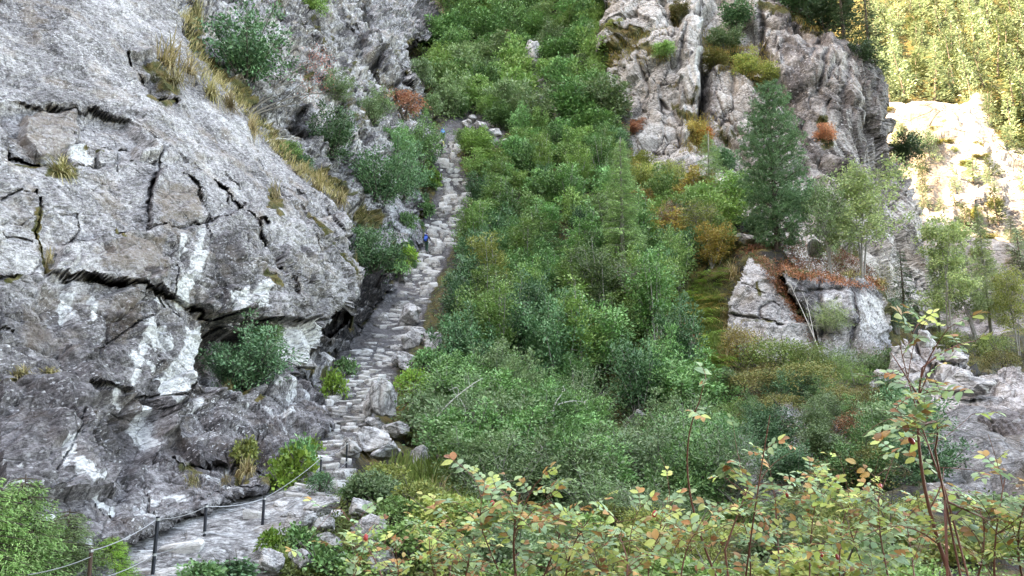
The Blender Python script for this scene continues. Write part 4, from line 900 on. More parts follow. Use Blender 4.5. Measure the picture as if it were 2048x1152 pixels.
# ------------------------------------------------------------------ planting
ORD = ['', 'second', 'third', 'fourth', 'fifth', 'sixth', 'seventh', 'eighth', 'ninth', 'tenth', 'eleventh', 'twelfth', 'thirteenth', 'fourteenth', 'fifteenth', 'sixteenth', 'seventeenth', 'eighteenth', 'nineteenth', 'twentieth']
TENS = {2: 'twent', 3: 'thirt', 4: 'fort', 5: 'fift', 6: 'sixt', 7: 'sevent', 8: 'eight', 9: 'ninet'}
def ORDS(k):
    k += 1
    if k <= 20: return ORD[k - 1]
    if k == 100: return 'hundredth'
    if k > 100: return 'hundred-and-' + (ORDS(k - 101) or 'first')
    return TENS[k // 10] + ('ieth' if k % 10 == 0 else 'y-' + (ORD[k % 10 - 1] or 'first'))
MARKS = [('the lowest hiker', 850, 485), ('the two upper hikers', 883, 280), ('the small orange shrub', 1172, 690), ('the brown withered shrub', 997, 805), ('the thin pale larch', 1250, 450),
         ('the white dead branch', 910, 800), ('the boulder cluster by the steps', 845, 700), ('the pale wedge of rock', 1520, 620), ('the dark slabby rock', 1630, 870), ('the fallen grey log', 950, 940), ('the rubble in the ravine', 1240, 900), ('the light pillar of the pale cliff', 1375, 180), ('the rubble patch high in the gully', 1090, 205), ('the bare forked rose canes', 1450, 1080), ('the tallest rose cane', 1900, 1080), ('the short red rose cane', 1040, 1080), ('the dark shadowed rock at the gully head', 860, 40)]
FMARKS = [('the dark spruce on the cliff edge', 1745, 60), ('the bare white scree', 1850, 235), ('the brown rock band below the scree', 1840, 330), ('the scree tongue at the valley edge', 2000, 400)]
_pend = []

def mark_label(o, px, py, what, marks=MARKS):
    m = min(marks, key=lambda q: math.hypot(px - q[1], py - q[2]))
    dx, dy = px - m[1], py - m[2]
    rel = ('above' if dy < 0 else 'below') if abs(dy) > abs(dx) else ('valleyward of' if dx > 0 else 'cliffward of')
    _pend.append((o, what, rel, m[0], math.hypot(dx, dy)))

def flush_labels():
    by = {}
    for p in _pend: by.setdefault(p[1:4], []).append(p)
    for (what, rel, m), L in by.items():
        L.sort(key=lambda p: p[4])
        for k, p in enumerate(L):
            od = ORDS(k)
            p[0]['label'] = '%s, %s %s %s' % (what, od or 'first', rel, m)
    _pend.clear()

used = {}
def plant(kind, px, py, w, h, sh, label, cat='shrub', name='shrub', mat=None, group=None, push=.0, sink=.06):
    pr = PR[kind][random.randrange(len(PR[kind]))]
    p, n, d = at(sh, px, py)
    s = w * d / F / pr['W']; z = h * d / F / pr['H']
    p = p + n * push * w * d / F - np.array([0, 0, sink * h * d / F])
    return put(pr, name, p, s, z, random.uniform(0, 6.28), label, cat, group, LM[mat] if mat else None, (random.uniform(-.12, .12), random.uniform(-.12, .12)))

for px, py, w, h, kind, sh, mat, label in [
    (478, 168, 165, 165, 'bush', A2, 'dark', 'large blue-green shrub high on the grassy ledge between the two cliffs'),
    (655, 305, 95, 100, 'bush', A2, 'dark', 'dark green shrub under the red-leaved bush on the streaked cliff'),
    (665, 195, 66, 60, 'bush', A2, 'grey', 'small grey-green shrub behind the red-leaved bush'),
    (748, 400, 120, 110, 'bush', A2, 'dark', 'dense dark shrub above the smooth grey slab'), (800, 385, 90, 120, 'bush', A2, 'dark', 'tall dark shrub between the smooth slab and the upper steps'), (835, 318, 76, 100, 'bush', A2, 'alder', 'bright shrub on the cliff foot below the two upper hikers'), (790, 300, 60, 60, 'bush', A2, 'alder', 'small shrub under the brown bush on the streaked cliff'),
    (742, 240, 70, 74, 'bush', A2, 'grey', 'grey-green shrub on a notch of the streaked cliff'), (800, 230, 70, 40, 'small', A2, 'rust', 'brown withered bush on the streaked cliff'),
    (742, 548, 108, 104, 'bush', A2, 'dark', 'dark shrub on the wet wall beside the smooth grey slab'), (715, 500, 60, 50, 'bush', A2, 'alder', 'small shrub at the lip of the near cliff slab'), (806, 530, 44, 34, 'broad', A2, 'fern', 'bright green fern clump by the steps below the lowest hiker'),
    (482, 775, 150, 140, 'bush', A1, 'dark', 'dark green shrub filling the niche at the foot of the near cliff'), (440, 760, 70, 80, 'bush', A1, 'dark', 'low dark shrub in the cliff niche beside the white rock patch'), (520, 690, 70, 60, 'bush', A1, 'alder', 'upper shrub in the cliff niche under the overhang'),
    (840, 170, 50, 60, 'far', A2, 'grey', 'pale shrub on the edge of the streaked cliff'), (858, 235, 44, 50, 'far', A2, 'grey', 'small pale shrub just above the upper hikers'), (620, 30, 60, 60, 'far', A2, 'mid', 'shrub at the top edge of the streaked cliff'),
    (600, 350, 50, 34, 'small', A2, 'dark', 'low dark plant on the ledge under the bare tree'), (575, 320, 46, 36, 'small', A2, 'mid', 'low plant at the root of the leaning bare tree'), (810, 470, 40, 40, 'small', A2, 'alder', 'small plant between the grey slab and the steps'), (865, 395, 34, 50, 'broad', A2, 'fern', 'bright leafy plant beside the middle steps'), (850, 440, 36, 40, 'broad', A2, 'alder', 'leafy plant above the lowest hiker'),
    (948, 318, 70, 60, 'far', B, 'mid', 'light shrub at the bend near the top of the steps'), (1000, 262, 60, 50, 'far', B, 'alder', 'green shrub to the side of the top boulders'), (915, 236, 50, 50, 'far', B, 'alder', 'green shrub behind the uppermost hiker'), (960, 300, 50, 34, 'far', B, 'dark', 'dark low shrub below the top boulders'), (978, 238, 50, 44, 'far', B, 'mid', 'pale green shrub above the top boulders'), (925, 292, 40, 34, 'far', B, 'grey', 'grey-green shrub beside the topmost step'),
    (1172, 716, 46, 60, 'small', B, 'orange', 'small orange autumn shrub glowing amid the dark thicket'), (997, 828, 34, 50, 'small', B, 'rust', 'small brown withered shrub in the grey-green thicket'),
    (1355, 735, 60, 80, 'small', B, 'rust', 'thin rusty shrub at the foot of the mossy slope'),
]: plant(kind, px, py, w, h, sh, label, mat=mat, push=.12)

# auto planting of the thicket
placed = []
GAPS = [[(955, 560), (1000, 555), (1012, 620), (970, 645)], [(1055, 640), (1115, 650), (1105, 705), (1050, 695)], [(1000, 415), (1055, 425), (1045, 475), (1000, 475)], [(1320, 640), (1370, 650), (1365, 725), (1320, 705)], [(1150, 395), (1190, 395), (1190, 450), (1150, 450)], [(1030, 770), (1080, 770), (1085, 820), (1035, 820)], [(1195, 800), (1250, 800), (1300, 900), (1300, 990), (1230, 940), (1200, 880)], [(1105, 500), (1145, 490), (1150, 620), (1120, 640)], [(1190, 690), (1250, 690), (1250, 760), (1190, 760)], [(1035, 190), (1120, 170), (1130, 250), (1040, 250)], [(1045, 80), (1095, 80), (1095, 170), (1045, 170)]]
def fill(region, n_try, space, kinds, wr, hr, sh, what, group, seed, mats=None, avoid=True, name='shrub', cat='shrub', maxn=999, grow=1.0):
    r = random.Random(seed); xs = [p[0] for p in region]; ys = [p[1] for p in region]; k = 0
    for _ in range(n_try):
        px, py = r.uniform(min(xs), max(xs)), r.uniform(min(ys), max(ys))
        if not inside(np.array([px]), np.array([py]), region)[0]: continue
        if any(inside(np.array([px]), np.array([py]), g)[0] for g in GAPS): continue
        p, n, d = at(sh, px, py)
        if any((p[0] - q[0]) ** 2 + (p[1] - q[1]) ** 2 + (p[2] - q[2]) ** 2 < ((space + q[3]) / 2) ** 2 for q in placed): continue
        w = r.uniform(*wr); h = r.uniform(*hr)
        if avoid:
            wp, hp = w * F / d, h * F / d
            tx = np.array([px, px - .46 * wp, px - .40 * wp, px - .2 * wp]); ty = np.array([py, py - .4 * hp, py - .75 * hp, py - hp])
            if (path_near(tx, ty) < .86).any(): continue
        kd = r.choice(kinds); pr = PR[kd][r.randrange(len(PR[kd]))]; mt = r.choice(mats[kd] if isinstance(mats, dict) else mats) if mats else None
        placed.append((p[0], p[1], p[2], space if kinds != ['tall'] else .9))
        o = put(pr, name, p - np.array([0, 0, .1 * h]), w / pr['W'], h / pr['H'], r.uniform(0, 6.28), None, cat, group, LM[mt] if mt else None, (r.uniform(-.15, .15), r.uniform(-.15, .15)))
        mark_label(o, px, py - .5 * h * F / d, what[mt] if isinstance(what, dict) else what); k += 1
        if k >= maxn: break
    return k
W_ = {'alder': 'green thicket shrub', 'dark': 'dark green thicket shrub', 'mid': 'light green thicket shrub', 'grey': 'grey-green twiggy thicket shrub', 'yellow': 'yellowish green slope shrub', 'gold': 'golden autumn shrub'}
cnt = []
fill([(930, 640), (960, 520), (990, 400), (1060, 330), (1220, 330), (1290, 520), (1320, 700), (1240, 840), (1040, 780), (940, 740)], 500, 7.4, ['tall'], (3.0, 4.2), (4.6, 6.4), B, {'mid': 'slender light green small tree', 'alder': 'slender green small tree', 'yellow': 'slender yellowish small tree', 'grey': 'slender grey-green small tree'}, 'small trees rising out of the thicket', 8, ['mid', 'alder', 'mid', 'grey', 'yellow'], True, 'small_tree', 'tree', 26)
cnt.append(fill([(880, 800), (1000, 770), (1130, 800), (1250, 870), (1330, 860), (1440, 900), (1400, 1030), (1280, 1000), (1230, 1010), (1180, 1040), (1000, 1040), (930, 1000), (900, 900)], 900, 1.55, ['wisp', 'alder', 'alder'], (2.0, 3.2), (1.8, 2.9), B, W_, 'twiggy shrubs near the ravine', 1, {'wisp': ['grey'], 'alder': ['alder', 'grey']}))
cnt.append(fill([(880, 640), (900, 540), (1000, 520), (1300, 520), (1370, 560), (1330, 650), (1370, 760), (1400, 900), (1280, 880), (1130, 810), (1000, 790), (900, 800), (890, 720)], 1500, 2.2, ['alder'], (2.6, 4.0), (2.8, 4.8), B, W_, 'shrubs of the thicket beside the steps', 2, ['dark', 'alder', 'alder', 'mid']))
cnt.append(fill([(900, 560), (940, 400), (950, 300), (1060, 270), (1230, 290), (1300, 540), (1000, 540)], 1500, 2.6, ['alder', 'far'], (3.0, 4.4), (2.6, 4.6), B, W_, 'shrubs of the thicket beside the steps', 3, {'alder': ['alder', 'dark', 'mid'], 'far': ['alder', 'mid']}))
cnt.append(fill([(1190, 300), (1250, 320), (1420, 420), (1450, 480), (1420, 560), (1300, 560), (1250, 480)], 900, 2.3, ['far', 'alder'], (2.6, 4.2), (2.4, 4.2), B, W_, 'yellowing shrubs under the pale cliff', 4, ['yellow', 'mid', 'yellow', 'mid', 'gold']))
cnt.append(fill([(872, 235), (868, 110), (905, 60), (915, -60), (1215, -80), (1215, 120), (1230, 300), (1100, 300), (1000, 240), (930, 245)], 2500, 4.0, ['far'], (4.6, 7.2), (3.8, 7.2), B, W_, 'shrubs filling the upper gully', 5, ['mid', 'alder', 'alder', 'mid', 'grey']))
# conifers and birches
PR['stone_pine'] = [conifer_proto('stone_pine', 210, 12.6, 2.75, LM['pine'], 'pine', whorl=.36, nb=7, bare=.06, profile=lambda f: (.62 + .5 * f) if f < .35 else .82 * (1 - ((f - .35) / .65) ** 1.9) ** .8 + .06)]
PR['spruce'] = [conifer_proto('spruce', 211, 9, 1.7, LM['spruce'], 'spruce', whorl=.34, nb=7), conifer_proto('spruce', 212, 9, 1.5, LM['spruce'], 'spruce', whorl=.36, nb=6)]
PR['larch'] = [conifer_proto('larch', 213, 12, 2.3, LM['larch'], 'larch', whorl=.26, nb=6, bare=.22, bark=M_palebark, dens=1.5), conifer_proto('larch', 214, 9, 2.0, LM['larch'], 'larch', whorl=.32, nb=5, bare=.1, bark=M_palebark)]
PR['farcon'] = [conifer_proto('slope_conifer', 220 + k, 17, [3.4, 4.0, 3.0][k], LM['sunlit'], 'far', whorl=[.8, .75, .8][k], nb=7, bare=.05) for k in range(3)]
PR['birch'] = [birch_proto('birch', 230, 7.5, 2.1, LM['birch'], 3, 9000, .12), birch_proto('birch', 231, 8.5, 1.7, LM['birch'], 2, 7800, .12, lean=.1), birch_proto('birch', 232, 6, 2.0, LM['birch'], 4, 8000, .11)]
PR['shrubtree'] = [birch_proto('rowan', 240, 3.6, 1.5, LM['yellow'], 6, 3600, .11, M_palebark, .45, .3), birch_proto('rowan', 241, 3.4, 1.4, LM['yellow'], 7, 2600, .10, M_palebark, .5, .35)]

def tree(kind, i, px, py, wpx, hpx, sh, label, cat='tree', name=None, mat=None, group=None, tilt=(0, 0), rz=None):
    pr = PR[kind][i]; p, n, d = at(sh, px, py)
    s = wpx * d / F / pr['W']; z = hpx * d / F / pr['H']
    return put(pr, name or kind + '_tree', p - np.array([0, 0, .1]), s, z, random.uniform(0, 6.28) if rz is None else rz, label, cat, group, LM[mat] if mat else None, tilt)

tree('stone_pine', 0, 1556, 512, 165, 378, B, 'tall dense stone pine standing on the rocky ledge', name='stone_pine')
tree('larch', 0, 1248, 612, 150, 360, B, 'thin pale larch with a bare lower trunk rising out of the thicket')
tree('larch', 1, 1420, 400, 100, 150, B, 'feathery light green larch at the foot of the pale cliff', mat='larch')
tree('birch', 0, 1722, 565, 190, 285, B, 'many-stemmed airy birch beside the stone pine', name='birch_tree', mat='birch')
tree('birch', 2, 1662, 552, 120, 215, B, 'slim birch growing between the stone pine and the airy birch', name='birch_tree', mat='grey')
tree('spruce', 0, 1812, 655, 78, 165, B, 'small dark spruce at the end of the mossy grey outcrop', name='spruce_tree')
tree('birch', 1, 1905, 690, 130, 290, B, 'light green birch with a pale trunk above the pink ledges', name='birch_tree', mat='birch')
tree('birch', 0, 1955, 695, 120, 250, B, 'leaning pale-trunked birch above the pink ledges', name='birch_tree', mat='birch', tilt=(0, .14))
tree('larch', 0, 1985, 690, 90, 300, B, 'slender larch at the valley edge behind the leaning birch', mat='birch')
tree('larch', 1, 1880, 665, 66, 200, B, 'small larch in front of the smooth cliff edge', mat='larch')
tree('birch', 2, 2035, 700, 100, 180, B, 'bushy birch at the valley edge', name='birch_tree', mat='yellow')
tree('spruce', 0, 1742, 150, 90, 200, C, 'dark spruce on the edge of the pale cliff against the sunlit slope', name='spruce_tree')
tree('spruce', 1, 1690, 100, 90, 170, C, 'dark spruce on the cliff top next to the edge spruce', name='spruce_tree')
tree('spruce', 1, 1620, 30, 90, 120, C, 'spruce at the upper frame of the pale cliff', name='spruce_tree')
tree('shrubtree', 0, 1405, 508, 92, 100, B, 'many-stemmed shrub with bare pale stems beside the mossy slope', 'shrub', 'shrub', 'yellow')
tree('shrubtree', 1, 1335, 500, 70, 90, B, 'bare-stemmed shrub with a rusty crown beside the thin larch', 'shrub', 'shrub', 'rust')
tree('shrubtree', 1, 1276, 650, 100, 130, B, 'greyish half-bare shrub below the thin larch', 'shrub', 'shrub', 'grey')
tree('shrubtree', 0, 1845, 320, 60, 60, FS, 'dark bush clinging to the cliff edge before the sunlit slope', 'shrub', 'shrub', 'spruce')
for px, py, w, h, kind, sh, mat, label in [
    (1650, 60, 110, 80, 'far', C, 'spruce', 'dark bushes at the top edge of the pale cliff'), (1715, 130, 60, 50, 'far', C, 'spruce', 'dark shrub beneath the edge spruce'), (1600, 25, 90, 60, 'far', C, 'dark', 'dark shrub at the cliff top beside the upper spruce'),
    (1450, 100, 70, 50, 'far', C, 'grey', 'olive shrub in the upper notch of the pale cliff'), (1430, 140, 60, 40, 'far', C, 'moss', 'brownish shrub in the notch beside the light pillar'), (1500, 150, 60, 50, 'far', C, 'yellow', 'yellow-green shrub on the ledge above the stone pine'), (1540, 165, 50, 44, 'far', C, 'yellow', 'yellowish shrub right above the stone pine'), (1470, 60, 70, 60, 'far', C, 'dark', 'dark shrub at the top of the cliff notch'),
    (1230, 75, 50, 34, 'far', C, 'yellow', 'mossy shrub on the upper shelf of the pale cliff'), (1330, 120, 50, 40, 'far', C, 'mid', 'green shrub beside the light pillar'), (1360, 40, 40, 40, 'far', C, 'moss', 'small brown shrub at the head of the light pillar'), (1395, 300, 50, 60, 'far', C, 'gold', 'golden shrub at the foot of the light pillar'), (1415, 290, 40, 36, 'far', C, 'orange', 'orange shrub at the foot of the light pillar'),
    (1265, 275, 50, 40, 'far', C, 'rust', 'reddish shrub under the pale cliff'), (1650, 290, 46, 44, 'far', C, 'rust', 'rusty shrub beside the stone pine'), (1600, 440, 90, 80, 'far', B, 'dark', 'dark undergrowth shrub behind the stone pine'), (1480, 420, 100, 80, 'far', B, 'mid', 'light shrub beside the stone pine foot'), (1520, 470, 70, 50, 'far', B, 'dark', 'low dark shrub at the stone pine foot'), (1450, 350, 60, 60, 'far', C, 'dark', 'dark green shrub between the pale cliff and the stone pine'),
    (1810, 330, 70, 66, 'far', C, 'spruce', 'olive bush overhanging the cliff edge'), (1790, 660, 60, 80, 'wisp', B, 'dark', 'dark twiggy shrub next to the small spruce'),
    (1660, 660, 80, 60, 'wisp', D2, 'birch', 'pale green sapling in front of the grey rock face'), (1690, 760, 110, 80, 'wisp', D2, 'grey', 'pale grey twiggy shrub below the grey rock face'), (1780, 760, 80, 60, 'wisp', B, 'grey', 'twiggy shrub beside the broken pink ledges'),
    (1550, 750, 150, 60, 'heath', B, 'grass', 'olive green heath shrub draped under the pale wedge'), (1500, 790, 110, 40, 'heath', B, 'moss', 'brown heath shrub on the mossy bank'), (1600, 790, 130, 54, 'heath', B, 'moss', 'dense olive heath shrub on the bank above the slabby rock'), (1690, 820, 100, 40, 'heath', B, 'moss', 'dark heath shrub above the dark undercut'), (1480, 720, 80, 60, 'heath', B, 'gold', 'straw-coloured heath beside the pale wedge'),
    (1620, 760, 90, 60, 'heath', B, 'grass', 'green heath shrub under the orange moss crest'), (1560, 830, 100, 36, 'heath', B, 'moss', 'heath shrub just above the slabby rock'),
    (1860, 960, 130, 130, 'bush', B, 'dark', 'dark green shrub in the hollow behind the tall rose cane'), (1830, 890, 130, 120, 'bush', B, 'dark', 'dark shrub under the broken pink ledges'), (1720, 880, 90, 50, 'heath', B, 'needlelitter', 'reddish brown shrub in the dark undercut'), (1760, 850, 90, 70, 'heath', B, 'moss', 'olive shrub beside the dark undercut'),
    (1640, 1080, 200, 120, 'wisp', B, 'grey', 'grey-green twiggy shrub low behind the rose bushes'), (1450, 1010, 200, 160, 'wisp', B, 'grey', 'grey twiggy shrub behind the bare red cane'), (1370, 960, 170, 150, 'wisp', B, 'alder', 'twiggy green shrub between the ravine and the rose bushes'), (1200, 1060, 220, 130, 'wisp', B, 'grey', 'pale twiggy shrub behind the middle rose bush'), (1320, 1080, 200, 120, 'wisp', B, 'grey', 'grey-green shrub behind the yellow rose leaves'), (1060, 1020, 180, 130, 'wisp', B, 'alder', 'leafy shrub just beyond the fallen log'),
    (1740, 960, 90, 60, 'heath', B, 'moss', 'dark olive heath in the gap behind the rose leaves'),
    (2010, 745, 70, 40, 'heath', B, 'moss', 'brown-green heath on top of the pinkish rock mass'), (1985, 715, 80, 40, 'heath', B, 'grass', 'green heath below the leaning birch'), (1900, 700, 70, 34, 'heath', B, 'grass', 'low green heath beneath the pale birch'),
]: plant(kind, px, py, w, h, sh, label, mat=mat, push=.05)
fill([(1440, 780), (1540, 770), (1760, 740), (1850, 860), (1760, 980), (1560, 1000), (1470, 960)], 500, 1.5, ['bush', 'alder', 'wisp'], (1.3, 2.1), (1.1, 1.9), B, {'dark': 'dark green bank shrub', 'mid': 'light green bank shrub', 'alder': 'green bank shrub', 'grey': 'grey-green bank shrub'}, 'shrubs on the bank under the pine ledge', 25, ['dark', 'alder', 'mid', 'grey'], False, 'bank_shrub', 'shrub', 26)
# ferns on the mossy slope and brighter ground plants
def ferns(region, n, seed, w, what, mats, kind='fern', sh=B, name='fern', cat='fern', group='ferns on the mossy slope', space=.5):
    return fill(region, 900, space, [kind], (w * .8, w * 1.2), (w * .35, w * .6), sh, what, group, seed, mats, True, name, cat, n)
fill([(845, 300), (868, 300), (862, 380), (860, 440), (838, 520), (815, 560), (790, 600), (800, 540), (835, 460), (850, 380)], 400, .9, ['small', 'broad'], (.8, 1.6), (.5, 1.1), A2, {'fern': 'bright leafy plant along the steps', 'alder': 'green leafy plant along the steps', 'dark': 'dark leafy plant along the steps'}, 'plants along the cliff side of the steps', 23, ['fern', 'alder', 'dark'], False, 'leafy_plant', 'plant', 16)
fill([(1000, 1085), (1500, 1060), (2040, 1050), (2060, 1240), (1000, 1240)], 700, .95, ['small', 'small', 'heath'], (.9, 1.6), (.45, .85), B, {'mid': 'light green low bush', 'yellow': 'yellowing low bush', 'grey': 'grey-green low bush'}, 'low bushes behind the roses', 24, ['mid', 'yellow', 'grey'], False, 'low_bush', 'bush', 60)
ferns([(1340, 520), (1440, 560), (1440, 720), (1400, 800), (1350, 760), (1360, 640)], 48, 21, 2.2, 'yellow-green fern', ['fern', 'fern', 'gold'], space=.3)
ferns([(800, 770), (870, 760), (880, 850), (840, 890), (800, 860)], 20, 22, .9, 'bright bank fern', ['fern', 'gold', 'grass'])
# forest on the sunlit far slope
nf = [fill([(1735, -120), (2300, -160), (2300, 330), (2010, 310), (1960, 240), (1940, 190), (1850, 205), (1745, 215)], 3500, 6.4, ['farcon'], (7, 12.5), (10, 24), FS, {'sunlit': 'sunlit yellow-green larch', 'sunlit_dark': 'darker sunlit pine'}, 'conifers on the sunlit far slope', 31, ['sunlit', 'sunlit', 'sunlit_dark'], False, 'conifer_tree', 'tree', 260)]
nf.append(fill([(1775, 250), (1900, 330), (2010, 340), (2080, 420), (2070, 640), (2010, 640), (1960, 500), (1860, 440), (1800, 360)], 400, 7, ['farcon'], (4, 8), (5, 13), FS, {'sunlit': 'low yellow-green scree larch', 'sunlit_dark': 'low dark scree pine'}, 'scattered conifers in the scree', 32, ['sunlit', 'sunlit', 'sunlit_dark'], False, 'conifer_tree', 'tree', 34))
fill([(1770, 225), (1860, 240), (1960, 300), (2060, 400), (2070, 620), (1980, 560), (1900, 450), (1800, 370)], 500, 5, ['far'], (3, 6), (1.5, 3.5), FS, {'yellow': 'yellowish scree shrub', 'rust': 'rusty scree shrub', 'moss': 'brown-green scree shrub'}, 'shrubs scattered over the sunlit scree', 33, ['yellow', 'moss', 'moss'], False, 'shrub', 'shrub', 46)
flush_labels()
print('planted', cnt, nf)

# grass tufts on the ledges
for px, py, w, h, sh, kind, label in [
    (335, 130, 80, 75, A1, 'tuft', 'long dry grass tuft hanging over the dark notch'), (345, 165, 60, 60, A1, 'tuft', 'dry grass tuft hanging lowest over the dark notch'), (375, 150, 60, 60, A1, 'tuft', 'yellowed grass tuft on the ledge below the big blue-green shrub'), (120, 348, 80, 50, A1, 'tuft', 'straw-coloured grass cushion under the brown rock patch'),
    (550, 395, 36, 60, A1, 'tuft', 'dry grass tuft hanging on the slab near the dark crack'), (420, 190, 60, 50, A1, 'tuft', 'dry grass tuft at the edge below the big blue-green shrub'), (455, 215, 60, 50, A1, 'tuft', 'dry grass on the slab edge before the bare tree'), (500, 262, 50, 50, A1, 'tuft', 'ochre grass tuft below the root of the bare tree'), (600, 345, 50, 40, A1, 'tuft', 'straw tuft on the upper edge of the big slab'),
    (640, 370, 60, 40, A1, 'tuft', 'orange-brown grass on the big slab edge'), (680, 402, 50, 40, A1, 'tuft', 'yellow grass where the big slab meets the dark shrub'), (395, 50, 40, 70, A2, 'tuft', 'brownish grass strip at the top of the ledge'), (400, 110, 40, 60, A2, 'tuft', 'dry grass beside the big blue-green shrub'), (238, 480, 18, 26, A1, 'gtuft', 'small green tuft in the horizontal crack'), (70, 450, 24, 30, A1, 'gtuft', 'green tuft in the diagonal crack at the photo edge'), (98, 520, 26, 40, A1, 'tuft', 'dry tuft where the two big cracks meet'),
    (40, 748, 60, 24, A1, 'tuft', 'dry grass row on the low ledge'), (100, 746, 50, 20, A1, 'tuft', 'short dry grass at the end of the low ledge'), (710, 540, 24, 60, A2, 'tuft', 'ochre grass hanging at the slab lip above the steps'), (455, 780, 44, 30, A1, 'tuft', 'dry grass under the niche shrub'), (495, 945, 50, 50, A1, 'tuft', 'yellow-green tuft at the cliff foot by the path'), (385, 965, 40, 34, A1, 'tuft', 'orange grass tuft in the crack above the path'), (450, 965, 30, 30, A1, 'tuft', 'small orange tuft above the path'),
    (720, 1120, 60, 70, B, 'tuft', 'straw-coloured tuft between the bank stones'), (565, 1140, 60, 60, B, 'gtuft', 'green tuft between the lower bank stones'), (800, 960, 60, 50, B, 'tuft', 'ochre tuft under the long white boulder'), (900, 975, 130, 90, B, 'gtuft', 'long green grass clump by the fallen log'), (860, 990, 110, 90, B, 'gtuft', 'tall grass clump on the bank beside the fallen log'), (940, 1000, 110, 80, B, 'gtuft', 'grass clump below the fallen log'),
    (880, 1020, 100, 80, B, 'tuft', 'dry grass clump at the edge of the rose bushes'), (1470, 560, 50, 60, B, 'tuft', 'dry grass at the edge of the pale wedge'), (1455, 650, 40, 70, B, 'tuft', 'brown grass hanging beside the pale wedge'), (1450, 730, 60, 50, B, 'tuft', 'dry grass below the pale wedge'), (1700, 560, 60, 26, D2, 'tuft', 'orange-brown grass crest on the grey rock face'), (1760, 570, 50, 26, D2, 'tuft', 'rusty grass at the end of the grey rock face'),
]: plant(kind, px, py, w, h, sh, label, 'grass', 'grass_tuft', push=.02, sink=.0)

# leafy plants and young bushes near the path
for px, py, w, h, kind, sh, mat, label in [
    (585, 978, 80, 70, 'broad', A1, 'fern', 'lush green plant clump between the cliff and the fence wire'), (600, 950, 64, 64, 'broad', A1, 'alder', 'taller leafy plant beside the dark fence post'), (560, 985, 60, 40, 'broad', A1, 'fern', 'low bright plant at the cliff corner'), (618, 918, 40, 36, 'broad', A1, 'fern', 'leafy plant where the slab meets the stone path'),
    (668, 800, 46, 50, 'broad', B, 'fern', 'bright leafy plant at the foot of the grey boulder'), (690, 755, 40, 34, 'broad', B, 'alder', 'small plant beside the cobbled path'), (490, 930, 50, 46, 'broad', A1, 'yellow', 'yellow fern at the foot of the dark recess'),
    (745, 1012, 100, 64, 'small', B, 'grey', 'blue-green leafy bush beside the two fence posts'), (700, 1005, 44, 36, 'small', B, 'alder', 'bushy plant at the foot of the upper fence post'), (770, 985, 90, 60, 'small', B, 'yellow', 'yellow-green bush under the long white boulder'), (760, 1010, 80, 50, 'small', B, 'alder', 'green bush over the dark bank rock'), (640, 985, 44, 40, 'small', B, 'dark', 'small dark plant at a fence post foot'),
    (600, 1110, 70, 50, 'broad', B, 'alder', 'leafy plant between the bank stones below the path'), (650, 1150, 80, 50, 'broad', B, 'alder', 'green plant at the bottom of the bank'), (460, 1160, 100, 34, 'broad', B, 'dark', 'green plant at the path edge below the middle fence post'), (400, 1172, 80, 40, 'broad', B, 'alder', 'leafy plant in front of the path slab'), (540, 1110, 50, 44, 'broad', B, 'fern', 'small bright plant at the foot of the fence post'), (790, 1060, 100, 60, 'small', B, 'mid', 'green bush behind the rose stems'), (840, 1040, 110, 70, 'small', B, 'yellow', 'yellowing bush behind the rose stems'),
    (850, 870, 100, 90, 'small', B, 'grey', 'olive twiggy bush above the long white boulder'), (880, 905, 90, 90, 'wisp', B, 'grey', 'grey twiggy bush at the root of the fallen log'), (830, 800, 70, 60, 'small', B, 'fern', 'bright bush behind the tall pointed stone'), (860, 760, 70, 60, 'small', B, 'alder', 'green bush below the boulder cluster'),
    (900, 1080, 150, 80, 'small', B, 'yellow', 'yellowing low bush on the bank edge'), (980, 1090, 150, 90, 'small', B, 'mid', 'light green low bush before the ravine'), (720, 1160, 110, 50, 'small', B, 'mid', 'low bush on the bank at the lower picture edge'), (1100, 1110, 160, 80, 'small', B, 'yellow', 'yellow-green low bush before the twiggy shrubs'), (820, 1130, 150, 80, 'small', B, 'mid', 'light green bush under the rose stems'),
]: plant(kind, px, py, w, h, sh, label, 'plant' if kind == 'broad' else 'shrub', 'leafy_plant' if kind == 'broad' else 'shrub', mat)

# feathery young pine bushes at the lower corner by the rope
PR['mugo'] = [conifer_proto('dwarf_larch', 250, 2.6, 1.5, LM['larch'], 'larch', whorl=.13, nb=10, bare=.0, profile=lambda f: (1 - f) ** .6, bl=.5, dens=2.6)]
for px, py, w, h, label, mt in [(30, 1190, 250, 250, 'feathery green larch sapling filling the lower corner by the rope', 'mid'), (125, 1190, 220, 180, 'low feathery larch sapling between the corner and the rusty post', 'larch'), (215, 1170, 140, 110, 'yellow-green low sapling beside the rusty post', 'fern'), (-60, 1180, 260, 260, 'feathery sapling cut by the edge of the photo', 'mid')]:
    tree('mugo', 0, px, py, w, h, B if px > 60 else A1, label, 'shrub', 'larch_sapling', mt)

